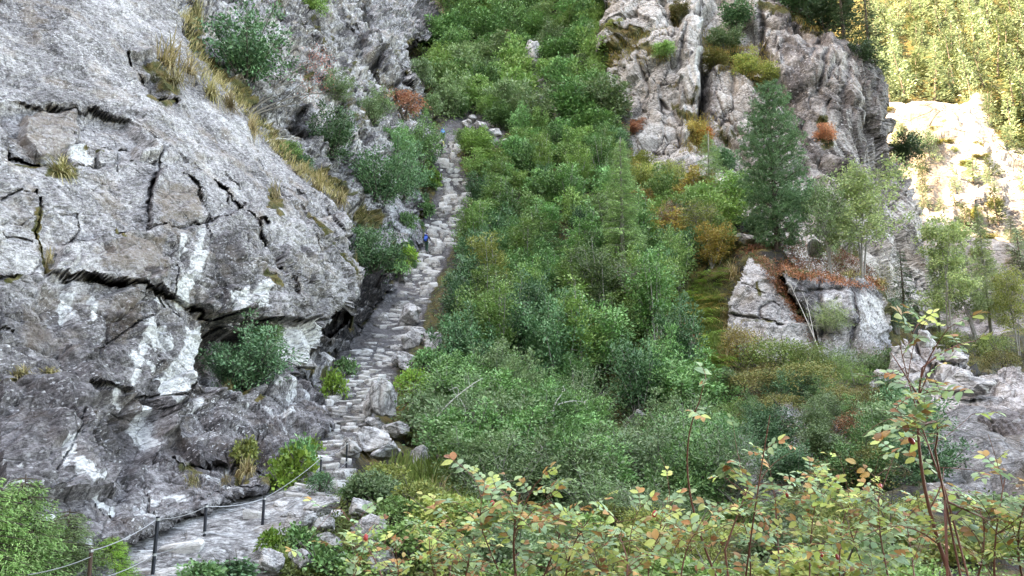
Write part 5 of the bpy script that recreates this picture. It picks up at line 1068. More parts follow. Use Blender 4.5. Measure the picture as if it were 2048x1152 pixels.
# half-bare tree leaning from the ledge
def branch_tree(name, root, ends, r0, mat, label, cat, leaf=None, leafpts=(), seed=0, lsz=.1, nl=500, spread=.5):
    r = np.random.default_rng(seed); e = obj(name, None, None, root); tag(e, label, cat); S = Acc(); root = np.asarray(root)
    for (a, b, ra, rb) in ends:
        p = arc(np.asarray(a) - root, np.asarray(b) - root, r.normal(size=3) * .18, 9, .08); S.add(tube(p, np.linspace(ra, rb, 9), 5))
        for k in range(7):
            i = r.integers(3, 9); q = p[i] + unit(unit(p[-1] - p[0]) * .6 + r.normal(size=3)) * r.uniform(.25, .7) * np.linalg.norm(p[-1] - p[0]) * .35
            S.add(tube(arc(p[i], q, r.normal(size=3) * .05, 5, .05), np.linspace(rb * 1.4, rb * .4, 5), 4))
    obj('stem', S.mesh(name + '_stem', [mat], True), e)
    if leaf is not None:
        A = Acc()
        for c in leafpts:
            q = np.asarray(c) - root + r.normal(size=(nl, 3)) * spread
            A.add(leaf_quads(q, r.normal(size=(nl, 3)), r.normal(size=(nl, 3)) * .6 + [0, 0, .5], lsz * r.uniform(.6, 1.2, nl), lsz * .6))
        obj('crown', A.mesh(name + '_crown', [leaf]), e)
    return e
def A2p(px, py, dd=0.):
    p, n, d = at(A2, px, py); return P3(px, py, d - dd)
rt = A2p(487, 238, .3); tips = [(560, 190), (600, 160), (645, 118), (655, 188), (540, 150), (620, 205)]
branch_tree('bare_tree', rt, [(rt, A2p(x, y, 1.2 + .02 * (x - 487)), .10, .022) for x, y in tips], .1, M_bark, 'leaning half-bare tree with reddish leaves on the streaked cliff', 'tree', LM['red'], [A2p(x, y, 3.6) for x, y in [(632, 115), (640, 150), (620, 175), (648, 135), (630, 130)]], 3, .15, 130, .62)
rt = A2p(518, 290, .3)
branch_tree('bare_branch', rt, [(rt, A2p(598, 285, 1.5), .07, .02), (rt, A2p(560, 275, 1), .05, .015)], .1, M_deadwood, 'bare dead branch sticking out from the ledge below the leaning tree', 'branch', seed=4)
def Bp(px, py, dd=0.):
    p, n, d = at(B, px, py); return P3(px, py, d - dd)
a, b = P3(870, 838, 26.5), P3(966, 756, 27.5)
branch_tree('dead_branch', a, [(a, b, .03, .009), (a + (b - a) * .45, P3(900, 780, 26.8), .016, .006), (a + (b - a) * .5, P3(930, 830, 26.5), .014, .005)], .05, M_deadwood, 'white dead branch slanting up out of the bushes beside the path', 'branch', seed=5)
a, b = P3(872, 912, 23.5), P3(1012, 962, 23)
branch_tree('fallen_log', a, [(a, b, .075, .035), (a + (b - a) * .6, P3(1010, 935, 23), .03, .01), (P3(955, 1000, 22), P3(1000, 958, 23), .07, .05)], .05, M_bark, 'grey fallen log lying across the ravine edge', 'log', seed=6)
for a, b, lab, sd in [(P3(1668, 775, 40.5), P3(1578, 565, 45), 'pale bare trunk leaning between the pale wedge and the grey rock face', 12), (P3(985, 640, 46), P3(1045, 580, 47), 'pale forked bare branch in the middle of the thicket', 7), (P3(1105, 830, 31), P3(1130, 780, 31.5), 'small pale bare twig over the grey-green shrubs', 8), (P3(1000, 500, 60), P3(1040, 462, 60), 'pale bare branch high in the thicket beside the lowest hiker', 9)]:
    branch_tree('dead_branch', a, [(a, b, .05, .012), (a + (b - a) * .4, b + np.array([.8, .2, -.5]), .025, .008)], .05, M_deadwood, lab, 'branch', seed=sd)

# ground cover: nobody could count it
def cover(name, regions, n, per, size, mat, label, cat, sh, seed, blade=False, spread=.22):
    r = np.random.default_rng(seed); pts = []; nor = []
    while len(pts) < n:
        reg = regions[r.integers(len(regions))]; xs = [p[0] for p in reg]; ys = [p[1] for p in reg]
        px, py = r.uniform(min(xs), max(xs)), r.uniform(min(ys), max(ys))
        if inside(np.array([px]), np.array([py]), reg)[0] and path_near(np.array([px]), np.array([py]))[0] > 1.1:
            p, nn, d = at(sh, px, py); pts.append(p); nor.append(nn)
    pts = np.repeat(np.array(pts), per, 0); nor = np.repeat(np.array(nor), per, 0); m = len(pts)
    q = pts + r.normal(size=(m, 3)) * spread; q = q - nor * ((q - pts) * nor).sum(-1, keepdims=True) + nor * np.abs(r.normal(size=(m, 1))) * spread * .5
    D = (nor + np.array([0, 0, .8]) + r.normal(size=(m, 3)) * .4) if blade else (r.normal(size=(m, 3)) + nor * .4)
    V, Fq = leaf_quads(q, D, nor + np.array([0, 0, .6]) + r.normal(size=(m, 3)) * .5, size * r.uniform(.6, 1.3, m), size * (.12 if blade else .55))
    tag(obj(name, new_mesh(name, V, Fq, [mat])), label, cat, kind='stuff')
cover('ground_cover', [[(870, 640), (940, 400), (960, 290), (1240, 300), (1440, 480), (1440, 900), (1380, 1060), (900, 1060), (860, 900), (840, 760)]], 2600, 9, .16, LM['alder'], 'green undergrowth between the shrubs of the thicket', 'undergrowth', B, 41, spread=.35)
cover('ground_cover', [[(860, 240), (840, 80), (890, -80), (1220, -80), (1235, 300), (930, 260)]], 1500, 8, .34, LM['mid'], 'green undergrowth of the upper gully', 'undergrowth', B, 42, spread=.8)
cover('bilberry_cover', [[(1440, 480), (1560, 470), (1800, 540), (1800, 600), (1440, 640)], [(1420, 640), (1480, 700), (1660, 740), (1780, 850), (1780, 980), (1480, 960), (1400, 760)], [(1580, 720), (1780, 690), (1880, 660), (2040, 690), (1960, 740), (1780, 800), (1680, 800)]], 3600, 12, .085, LM['moss'], 'brown and olive bilberry cover on the bank under the stone pine', 'undergrowth', B, 43, spread=.25)
cover('needle_litter', [[(1470, 500), (1560, 480), (1680, 500), (1760, 550), (1640, 560), (1500, 530)]], 700, 12, .12, LM['needlelitter'], 'reddish needle litter under the stone pine', 'litter', B, 44, spread=.25)
cover('needle_litter', [[(1500, 505), (1550, 525), (1600, 620), (1640, 700), (1622, 700), (1565, 600)]], 260, 10, .12, LM['needlelitter'], 'orange needle litter running down the groove of the pale wedge', 'litter', D1, 51, spread=.16)
cover('needle_litter', [[(1560, 533), (1680, 553), (1760, 560), (1770, 585), (1690, 572), (1560, 552)]], 260, 10, .12, LM['needlelitter'], 'orange litter along the crest of the grey rock face', 'litter', D2, 52, spread=.16)
cover('bank_plants', [[(640, 1000), (700, 950), (860, 960), (1000, 1020), (1100, 1160), (560, 1160), (600, 1080)], [(1000, 1040), (1500, 1000), (2000, 1000), (2000, 1180), (1000, 1180)]], 4600, 9, .08, LM['grass'], 'mixed low plants on the bank below the path', 'undergrowth', B, 45, spread=.15)
cover('grass', [[(800, 930), (1000, 980), (1060, 1080), (840, 1080)], [(1330, 560), (1440, 580), (1440, 800), (1380, 820)]], 900, 12, .42, LM['grass'], 'long green grass near the fallen log and on the mossy slope', 'grass', B, 46, True, .2)
cover('grass', [[(365, 0), (400, 0), (420, 130), (480, 190), (540, 270), (620, 340), (700, 410), (660, 410), (560, 330), (470, 230), (400, 150)], [(560, 330), (690, 400), (740, 440), (700, 440), (600, 370)]], 170, 10, .45, LM['straw'], 'dry grass along the ledge between the two cliffs', 'grass', A2, 47, True, .35)
cover('grass', [[(362, 20), (384, 20), (400, 110), (440, 150), (500, 220), (600, 325), (690, 395), (680, 410), (590, 350), (480, 240), (400, 165), (370, 120)]], 220, 9, .3, LM['straw'], 'dry grass on the slanting edge of the near slab', 'grass', A1, 48, True, .2)
cover('grass', [[(365, 0), (400, 0), (420, 130), (480, 190), (540, 270), (620, 340), (700, 410), (660, 410), (560, 330), (470, 230), (400, 150)], [(560, 330), (690, 400), (740, 440), (700, 440), (600, 370)]], 200, 10, .4, LM['moss'], 'olive moss and low plants along the ledge between the two cliffs', 'undergrowth', A2, 50, True, .35)
cover('grass', [[(1205, 60), (1340, 70), (1340, 130), (1210, 130)], [(1400, 60), (1540, 100), (1540, 170), (1410, 150)], [(1530, 20), (1700, 80), (1760, 150), (1720, 130), (1600, 50)], [(1380, 240), (1420, 240), (1420, 320), (1370, 320)]], 500, 12, .55, LM['gold'], 'yellowed grass on the ledges of the pale cliff', 'grass', C, 49, True, .5)
# ------------------------------------------------------------------ stones
def hull(pts, name, mats, smooth=False):
    bm = bmesh.new()
    for p in pts: bm.verts.new(p)
    res = bmesh.ops.convex_hull(bm, input=bm.verts)
    bmesh.ops.delete(bm, geom=[v for v in bm.verts if not v.link_faces], context='VERTS')
    me = bpy.data.meshes.new(name); bm.to_mesh(me); bm.free()
    for m in mats: me.materials.append(m)
    return me
mat_stone = rock_mat('path_stone', (.26, .245, .23), (.52, .50, .475), (.73, .71, .685), .8, (20, 30, 0), (1, 1, 2), .25, (.70, .69, .67), .5, attr=False, joint=.3, island=.35)
mat_boulder = rock_mat('boulder_rock', (.15, .142, .14), (.40, .385, .375), (.64, .625, .61), .8, (20, 30, 40), (1, 1, 3), .35, (.66, .65, .62), .6, attr=False)
SLABS = []
for k in range(14):
    r = np.random.default_rng(300 + k); m = r.integers(5, 8); a = np.sort(r.uniform(0, 6.28, m)) if False else np.arange(m) * 6.283 / m + r.uniform(-.3, .3, m)
    rad = r.uniform(.82, 1.1, m); o = np.stack([np.cos(a) * rad * .5, np.sin(a) * rad * .5], -1)
    top = np.c_[o * .93, np.full(m, .5) + r.uniform(-.06, .04, m)]; mid = np.c_[o * 1.04, r.uniform(.15, .35, m)]; bot = np.c_[o * .85, np.full(m, -.5)]
    SLABS.append(hull(np.concatenate([top, mid, bot]), 'stone', [mat_stone]))

def rough_boulder(seed, mat, sub=3, dims=(1, 1, 1), npts=13, name='boulder'):
    r = np.random.default_rng(seed); q = unit(r.normal(size=(npts, 3))) * r.uniform(.85, 1.05, (npts, 1)) * .5
    me = hull(q, name, [mat]); bm = bmesh.new(); bm.from_mesh(me)
    bmesh.ops.bevel(bm, geom=list(bm.edges), offset=.02, segments=1, affect='EDGES')
    bmesh.ops.triangulate(bm, faces=bm.faces)
    for _ in range(sub): bmesh.ops.subdivide_edges(bm, edges=[e for e in bm.edges if e.calc_length() > .055], cuts=1)
    bmesh.ops.triangulate(bm, faces=bm.faces)
    V = np.array([v.co for v in bm.verts]); N = np.array([v.normal for v in bm.verts]); Q = V * np.array(dims)
    h, j = facets(Q * 2.6 + seed, seed, .9); h2, j2 = facets(Q * np.array([6, 6, 11.]) + seed, seed + 9, .9)
    dsp = h * .05 - .03 * sstep(.1, 0, j) + h2 * .022 + fbm(Q * 9, 3, seed) * .012
    for v, p in zip(bm.verts, V + N * dsp[:, None]): v.co = p
    bm.to_mesh(me); bm.free(); return me
BOULD = [rough_boulder(400 + k, mat_boulder) for k in range(8)]

# path bed and its stones
pc = np.array([P3(a, b, at(B, a, b)[2]) for a, b, _, _ in PATH[:-2]]); pw = np.array([.80 * w * at(B, a, b)[2] / F for a, b, _, w in PATH[:-2]])
seg = np.linalg.norm(np.diff(pc, axis=0), axis=1); cum = np.concatenate([[0], np.cumsum(seg)])
def path_at(s): return np.array([np.interp(s, cum, pc[:, i]) for i in range(3)]), float(np.interp(s, cum, pw))
ss_ = np.linspace(0, cum[-1], 240); PV = []
for s in ss_:
    c, w = path_at(s)
    for u in (-.52, -.26, 0, .26, .52): PV.append(c + np.array([u * w, 0, -.10 - .10 * abs(u)]))
PV = np.array(PV) + np.stack([np.zeros(1200), np.zeros(1200), fbm(np.array(PV) * 1.7, 3, 5) * .06], -1)
i0 = (np.arange(239)[:, None] * 5 + np.arange(4)[None]).ravel()
mat_bed = rock_mat('path_bed', (.05, .045, .035), (.12, .11, .09), (.24, .22, .19), .6, attr=False)
path = obj('path', new_mesh('path', PV, np.stack([i0, i0 + 1, i0 + 6, i0 + 5], -1), [mat_bed])); tag(path, 'steep path of rough stone steps climbing between the cliff and the thicket', 'path', kind='structure')
R = random.Random(5); cand = []; s = 0.3
while s < cum[-1]:
    c, w = path_at(s); px, py, d = proj(c); d = float(d)
    size = .50 if d < 40 else (.78 if d < 56 else 1.05); pitch = .36 if d < 40 else (.58 if d < 56 else .80)
    if d < 18.5: size, pitch = .62, .5
    u = -w / 2 + R.uniform(0, .2)
    slope = max(.02, (path_at(s + .3)[0][2] - c[2]) / .3)
    while u < w / 2:
        ln = size * R.uniform(.5, 1.7); dp = pitch * R.uniform(.85, 1.3); th = max(.18, pitch * slope * 1.5) * R.uniform(.8, 1.35)
        gap = R.random() < .08
        p = c + np.array([u + ln / 2, R.uniform(-.24, .24) * pitch, R.uniform(-.10, .12) - .12 * abs(u / w) + .03])
        if not gap: cand.append((p, ln * 1.04, dp, th, d))
        u += ln * 1.07
    s += pitch * R.uniform(.85, 1.15) * math.hypot(1, slope) / max(1, slope * .9)
for k in range(120):
    s = R.uniform(6, cum[-1]); c, w = path_at(s); d = float(proj(c)[2]); sg = R.choice((-1, 1)); z = R.uniform(.35, .95) * (1 if d > 30 else .8)
    cand.append((c + np.array([sg * w * R.uniform(.44, .60), R.uniform(-.3, .3), R.uniform(-.05, .18)]), z, z * R.uniform(.6, 1), z * R.uniform(.4, .8), d))
cand.sort(key=lambda q: -q[1] * q[2] / q[4] ** 2)
print('stones', len(cand))
bulkV, bulkF, nb_ = [], [], 0
for k, (p, ln, dp, th, d) in enumerate(cand):
    me = SLABS[R.randrange(len(SLABS))]; rot = Euler((R.uniform(-.16, .16) - .05, R.uniform(-.18, .18), R.uniform(-.4, .4) + R.choice((0, math.pi))))
    if k < 300: obj('stone', me, path, p - np.array([0, 0, th * .35]), rot, (ln, dp, th))
    else:
        Vv = np.array([v.co for v in me.vertices]) * np.array([ln, dp, th]) @ np.array(rot.to_matrix()).T + p - np.array([0, 0, th * .35])
        bulkV.append(Vv); bulkF += [[i + nb_ for i in f.vertices] for f in me.polygons]; nb_ += len(Vv)
if bulkV:
    o = obj('stone', new_mesh('step_stone', np.concatenate(bulkV), [np.array([f for f in bulkF if len(f) == k]) for k in {len(f) for f in bulkF}], [mat_stone]), path); tag(o, kind='stuff')

def boulder(px, py, w, h, sh, label, dep=1.0, i=None, name='boulder', mat=None, rz=None, tilt=0.):
    """px, py: centre of the base seen in the photograph; w, h in its pixels"""
    p, n, d = at(sh, px, py); i = R.randrange(len(BOULD)) if i is None else i
    W = w * d / F; H = h * d / F
    o = obj(name, BOULD[i], None, p + np.array([0, 0, H * .40]), (R.uniform(-.1, .1), tilt, R.uniform(0, 6.28) if rz is None else rz), (W * 1.12, W * dep * 1.12, H * 1.12))
    tag(o, label, 'boulder')
    if mat: o.material_slots[0].link = 'OBJECT'; o.material_slots[0].material = mat
    return o
for a in [(765, 842, 62, 96, B, 'tall pointed grey stone leaning over the cobbled path', .8, 0, 0.3), (738, 838, 30, 70, B, 'narrow upright slab beside the tall pointed stone', .8, 1), (822, 700, 46, 48, B, 'pale square boulder of the cluster by the steps', .9, 2), (862, 705, 52, 54, B, 'biggest boulder of the cluster by the steps', 1, 3), (820, 742, 62, 50, B, 'low brown boulder under the cluster by the steps', 1, 4), (862, 745, 50, 44, B, 'rounded boulder at the foot of the cluster by the steps', 1, 5), (800, 735, 36, 40, B, 'small boulder between the cluster and the cobbled path', 1, 6),
          (830, 678, 70, 26, B, 'flat mossy boulder on top of the cluster', 1, 7), (820, 650, 60, 54, B, 'big square block set into the steps above the cluster', .8, 2),
          (745, 900, 76, 60, B, 'white boulder beside the upper fence post', .9, 4), (700, 915, 50, 44, B, 'small white boulder at the edge of the path behind the post', 1, 5), (770, 925, 110, 50, B, 'long white boulder on the bank above the leafy bush', .7, 6), (832, 945, 56, 64, B, 'upright white boulder at the end of the long white one', .9, 0), (790, 870, 56, 36, B, 'low boulder below the tall pointed stone', 1, 3), (750, 860, 40, 30, B, 'small rounded boulder at the foot of the tall pointed stone', 1, 1),
          (648, 738, 44, 40, A2, 'grey boulder wedged under the cliff overhang', .9, 2), (610, 740, 50, 26, A1, 'flat stone under the overhang beside the niche shrub', .9, 7),
          (640, 1035, 70, 50, B, 'white boulder at the outer edge of the path', .9, 1), (600, 1055, 90, 44, B, 'grey boulder under the path edge', .8, 3), (720, 1040, 66, 50, B, 'grey boulder below the leafy bush', .9, 5), (648, 1065, 50, 44, B, 'small grey boulder between the bank stones', 1, 4), (655, 1105, 66, 50, B, 'white humped boulder on the lower bank', .9, 6), (580, 1100, 46, 40, B, 'small pale stone on the lower bank', 1, 7), (600, 1140, 70, 50, B, 'pale stone at the bottom of the bank', 1, 2), (735, 1110, 80, 90, B, 'tall pale boulder behind the thin rose stems', .9, 0), (765, 1150, 70, 70, B, 'pale boulder at the bottom behind the rose stems', .9, 3), (540, 1150, 60, 60, B, 'whitish block under the path by the fence post', .9, 5), (690, 1140, 50, 40, B, 'grey stone at the bottom of the bank beside the straw tuft', 1, 1),
          (800, 1010, 50, 46, B, 'dark wet stone under the yellow-green bush', 1, 4), (1215, 905, 50, 46, B, 'grey boulder in the dark ravine', 1, 2), (1240, 925, 56, 44, B, 'bigger grey boulder in the ravine bed', 1, 3), (1262, 960, 50, 44, B, 'lower grey boulder in the ravine bed', 1, 6), (1200, 880, 30, 30, B, 'small stone at the head of the dark ravine', 1, 5), (1275, 850, 40, 36, B, 'pale stone half hidden beside the ravine', 1, 1),
          (935, 262, 34, 30, B, 'brown boulder above the top of the steps', 1, 2), (962, 262, 30, 26, B, 'boulder at the top end of the steps', 1, 3), (944, 245, 20, 20, B, 'small round stone above the top of the steps', 1, 4), (990, 275, 34, 22, B, 'pale stone beside the top of the steps', 1, 5), (1010, 300, 50, 24, B, 'flat pale stone in the thicket below the top of the steps', 1, 7), (1085, 215, 54, 34, B, 'pale boulder in the rubble patch high in the gully', 1, 0), (1060, 235, 40, 26, B, 'lower boulder in the rubble patch of the gully', 1, 1), (1110, 230, 34, 24, B, 'small boulder in the rubble patch of the gully', 1, 6), (1065, 140, 40, 70, B, 'dark upright rock high in the gully', .9, 0), (1190, 160, 40, 44, B, 'pale rock at the edge of the pale cliff', 1, 2),
          (1490, 490, 50, 30, B, 'lichen-grey stone at the crest beside the stone pine', 1, 3), (1635, 520, 40, 50, B, 'grey stump-like rock on the needle litter', .8, 0), (1445, 500, 40, 30, B, 'pale stone above the mossy slope', 1, 4),
          (1770, 790, 60, 44, B, 'pinkish block at the foot of the broken ledges', 1, 4), (1800, 730, 60, 44, E2, 'pinkish block on the broken ledges', 1, 5), (1858, 700, 44, 50, E2, 'upright pink block at the crest of the broken ledges', .9, 0), (1905, 730, 70, 36, E2, 'slanting pink slab at the end of the broken ledges', .8, 7), (1830, 790, 70, 60, E2, 'biggest pink block of the broken ledges', .9, 3), (1930, 800, 120, 60, E1, 'broad pink slab on top of the big rock mass', .8, 7)]:
    boulder(*a[:6], *a[6:7], i=a[7] if len(a) > 7 else None)

# ------------------------------------------------------------------ rope fence
M_post = plain_mat('dark_steel', (.022, .024, .032), .5, .4, .3)
M_rust = plain_mat('rusty_steel', (.09, .05, .035), .8, .2, .4)
M_wire = plain_mat('steel_wire', (.42, .42, .43), .4, .7, .1)
fence = obj('rope_fence', None, None, at(B, 407, 1112)[0]); tag(fence, 'dark steel posts with two thin wires along the outer edge of the path', 'fence')
o0 = np.array(fence.location); tops = []
for px, yt, yb, rusty in [(174, 1103, 1215, 1), (303, 1040, 1172, 0), (407, 1013, 1112, 0), (521, 998, 1105, 0), (637, 917, 1002, 0), (692, 887, 957, 0)]:
    p, n, d = at(B, px, yb); d = {174: 11.4, 303: 13.0, 407: 15.2, 521: 16.4, 637: 19.6, 692: 22.3}[px]
    b = P3(px, yb, d); h = (yb - yt) * d / F / .985
    r0 = .031 if px in (303, 407, 521) else .027
    V, Fq = tube(np.array([[0, 0, -.5], [0, 0, h * .5], [0, 0, h]]), r0, 8)
    Fc = [Fq, np.array([[16, 17, 18, 19, 20, 21, 22, 23]])]
    po = obj('post', new_mesh('post', V, Fc, [M_rust if rusty else M_post]), fence, b - o0, (R.uniform(-.02, .02), R.uniform(-.03, .03), 0))
    if rusty: po['label'] = 'rusty post'
    tops.append((b, h, d, r0))
    for f in (.96, .45):
        Vc, Fcq = tube(np.array([[0, 0, h * f - .02], [0, 0, h * f + .02]]), r0 * 1.25, 8); obj('clamp', new_mesh('clamp', Vc, Fcq, [M_wire]), po)
def wire(a, b, sag=.05):
    t = np.linspace(0, 1, 12)[:, None]; p = a + (b - a) * t - np.array([0, 0, 1]) * (4 * sag * t * (1 - t)); V, Fq = tube(p - o0, .0075, 5); obj('wire', new_mesh('wire', V, Fq, [M_wire], True), fence)
st = P3(55, 1150, 9.6)
wire(st, tops[0][0] + [0, 0, tops[0][1] * .86], .03)
for (a, b) in zip(tops[:-1], tops[1:]):
    for f in (.96, .45): wire(a[0] + np.array([0, 0, a[1] * f]), b[0] + np.array([0, 0, b[1] * f]), .06)

# ------------------------------------------------------------------ hikers
def skin(name, pts, edges, mat, parent, sub=2):
    me = bpy.data.meshes.new(name); me.from_pydata([p[:3] for p in pts], edges, []); me.materials.append(mat)
    o = obj(name, me, parent); m = o.modifiers.new('skin', 'SKIN'); m.use_smooth_shade = True
    for v, p in zip(me.skin_vertices[0].data, pts): v.radius = (p[3], p[4] if len(p) > 4 else p[3]); v.use_root = False
    me.skin_vertices[0].data[0].use_root = True
    o.modifiers.new('sub', 'SUBSURF').levels = sub; o.modifiers['sub'].render_levels = sub
    return o
M_skin = plain_mat('skin', (.45, .28, .2), .6)
def fabric(n, c): return plain_mat(n, c, .85, var=.15, scale=30)
def hiker(loc, rz, top, legs, hair, label, pack_c, pack_label, lean=.1, step=.32, shorts=False, arm=0.0, hat=None, pole=True):
    """walks along local +Y, seen from behind"""
    e = obj('person', None, None, loc, (0, 0, rz)); tag(e, label, 'person')
    L = lean; fx, fy = .10, step
    pel = (0, 0, .95); 
    J = [(0, 0, .95, .135, .10), (0, L * .35, 1.12, .13, .10), (0, L * .8, 1.32, .155, .105), (0, L * 1.05, 1.46, .08, .07), (0, L * 1.15, 1.54, .05, .05), (0, L * 1.25, 1.62, .072, .085), (0, L * 1.3, 1.70, .078, .092), (0, L * 1.3, 1.765, .05, .06)]
    E = [(0, 1), (1, 2), (2, 3), (3, 4), (4, 5), (5, 6), (6, 7)]
    n = len(J); legs_pts = {}
    for sg, fwd in ((-1, 1), (1, -1)):
        kx = sg * .10; up = .22 if fwd > 0 else 0
        q = [(kx, 0.01, .90, .09), (kx, fy * (.75 if fwd > 0 else .12), .52 + up * .9, .062), (kx, fy * (.62 if fwd > 0 else -.30), .10 + up, .042), (kx, fy * (.62 if fwd > 0 else -.30) + .13, .04 + up, .035)]
        legs_pts[sg] = q; i = len(J); J += q; E += [(0, i), (i, i + 1), (i + 1, i + 2), (i + 2, i + 3)]
    arms = {}
    for sg in (-1, 1):
        a = arm if sg > 0 else arm * .3
        q = [(sg * .17, L, 1.42, .058), (sg * .25, L + .02 + a * .1, 1.17 + a * .04, .044), (sg * .24, L + .24 + a * .1, 1.02 + a * .15, .032), (sg * .235, L + .31 + a * .1, 1.0 + a * .18, .03)]
        arms[sg] = q; i = len(J); J += q; E += [(2, i), (i, i + 1), (i + 1, i + 2), (i + 2, i + 3)]
        hx, hy, hz = q[3][:3]
        for f in range(5):
            k = len(J); off = (f - 2) * .017
            if f == 4: J += [(hx - sg * .03, hy + .02, hz, .009), (hx - sg * .045, hy + .05, hz - .02, .008)]
            else: J += [(hx + off, hy + .05, hz - .005, .009), (hx + off, hy + .075 - abs(f - 1.5) * .004, hz - .03, .008)]
            E += [(i + 3, k), (k, k + 1)]
    skin('body', J, E, M_skin, e, 1)
    tp = [(0, 0, .90, .15, .115), (0, L * .35, 1.12, .148, .118), (0, L * .8, 1.32, .175, .122), (0, L * 1.05, 1.45, .09, .08)]; te = [(0, 1), (1, 2), (2, 3)]
    for sg in (-1, 1):
        i = len(tp); tp += [(a[0], a[1], a[2], a[3] + .018) for a in arms[sg][:3]]; te += [(2, i), (i, i + 1), (i + 1, i + 2)]
    skin('jacket', tp, te, top, e, 1)
    lp = [(0, 0, .93, .15, .118)]; le = []
    for sg in (-1, 1):
        i = len(lp); q = legs_pts[sg][:2] if shorts else legs_pts[sg][:3]; lp += [(a[0], a[1], a[2], a[3] + .02) for a in q]; le += [(0, i)] + [(i + k, i + k + 1) for k in range(len(q) - 1)]
    skin('trousers', lp, le, legs, e, 1)
    for sg in (-1, 1):
        a, f = legs_pts[sg][2], legs_pts[sg][3]; skin('boot', [(a[0], a[1], a[2], .056), (a[0], a[1] + .01, a[2] - .045, .055), (f[0], f[1] + .02, f[2], .045)], [(0, 1), (1, 2)], fabric('boot_leather', (.05, .04, .035)), e, 1)
    skin('hair', [(0, L * 1.25 - .012, 1.655, .082, .088), (0, L * 1.3 - .006, 1.73, .085, .098), (0, L * 1.3, 1.785, .05, .06)], [(0, 1), (1, 2)], hat or hair, e, 1)
    hd = obj('nose', None) if False else None
    # face: eyes, nose, mouth, ears on the side turned uphill
    Fm = Acc()
    for q, rr in [((0, L * 1.3 + .10, 1.665), .014), ((.078, L * 1.3, 1.67), .02), ((-.078, L * 1.3, 1.67), .02)]:
        Fm.add(tube(np.array([[q[0], q[1], q[2] - .02], [q[0], q[1], q[2]], [q[0], q[1], q[2] + .02]]), np.array([rr, rr * 1.1, rr * .4]), 6))
    obj('face', Fm.mesh('face', [M_skin], True), e)
    # backpack: a thing of its own, worn on the back
    b = obj('backpack', None, None, loc, (0, 0, rz)); tag(b, pack_label, 'backpack')
    def block(nm, c, s, m, bev=.05):
        bm = bmesh.new(); bmesh.ops.create_cube(bm, size=1); bmesh.ops.scale(bm, vec=s, verts=bm.verts); bmesh.ops.bevel(bm, geom=list(bm.edges), offset=min(bev, min(s) * .4), segments=3, affect='EDGES'); me = bpy.data.meshes.new(nm); bm.to_mesh(me); bm.free(); me.materials.append(m)
        for pl in me.polygons: pl.use_smooth = True
        return obj(nm, me, b, c, (-lean * .9, 0, 0))
    block('sack', (0, L * .55 - .235, 1.24), (.31, .20, .52), pack_c, .08); block('lid', (0, L * .9 - .235, 1.52), (.29, .21, .10), pack_c, .045)
    block('pocket', (0, L * .4 - .355, 1.14), (.23, .07, .26), pack_c, .03)
    for sg in (-1, 1):
        block('side_pocket', (sg * .165, L * .4 - .24, 1.10), (.05, .13, .22), fabric('dark_strap', (.03, .03, .04)), .02)
        V, Fq = tube(arc((sg * .09, L * .95 - .14, 1.5), (sg * .13, L * .3 - .14, 1.02), np.array([sg * .02, .34, .05]), 9, .1), .018, 5); obj('strap', new_mesh('strap', V, Fq, [fabric('strap_web', (.03, .03, .04))], True), b)
    if pole:
        t = obj('walking_pole', None, None, loc, (0, 0, rz)); tag(t, 'thin walking pole held by ' + pole, 'walking pole')
        h_ = np.array(arms[1][3][:3]) + [0, .05, 0]; V, Fq = tube(np.array([h_ + [0, 0, .06], h_, [h_[0] + .05, h_[1] + .12, .15]]), np.array([.014, .012, .006]), 5)
        obj('shaft', new_mesh('shaft', V, Fq, [M_wire], True), t)
    return e
M_blue = fabric('blue_nylon', (.02, .10, .42)); M_sky = fabric('sky_blue_nylon', (.06, .26, .62)); M_navy = fabric('navy_cloth', (.012, .016, .035)); M_green = fabric('dark_green_cloth', (.03, .075, .045)); M_white = fabric('white_cloth', (.7, .7, .68)); M_yell = fabric('pale_yellow_cloth', (.62, .55, .2)); M_black = fabric('black_cloth', (.015, .015, .02)); M_pink = fabric('pale_pack_cloth', (.5, .42, .46))
M_hair = plain_mat('brown_hair', (.06, .035, .025), .6); M_cap = fabric('dark_red_cap', (.10, .03, .05))
def on_path(px, py):
    p, n, d = at(B, px, py); return P3(px, py, d - .3) + np.array([0, 0, .12])
hiker(on_path(852, 510), -.25, M_navy, M_green, M_hair, 'lowest hiker climbing the steps in a navy top and green trousers', M_blue, 'bright blue backpack on the lowest hiker', .14, .3, arm=1.0, hat=M_cap, pole='the lowest hiker')
hiker(on_path(882, 308), -.1, M_yell, M_black, M_hair, 'middle hiker bending forward in a pale yellow top and black trousers', M_pink, 'pale grey backpack on the middle hiker', .30, .34, pole=None)
hiker(on_path(885, 288), .05, M_sky, M_navy, M_hair, 'uppermost hiker standing upright in a blue top and navy trousers', M_sky, 'light blue backpack on the uppermost hiker', .06, .2, pole='the uppermost hiker')

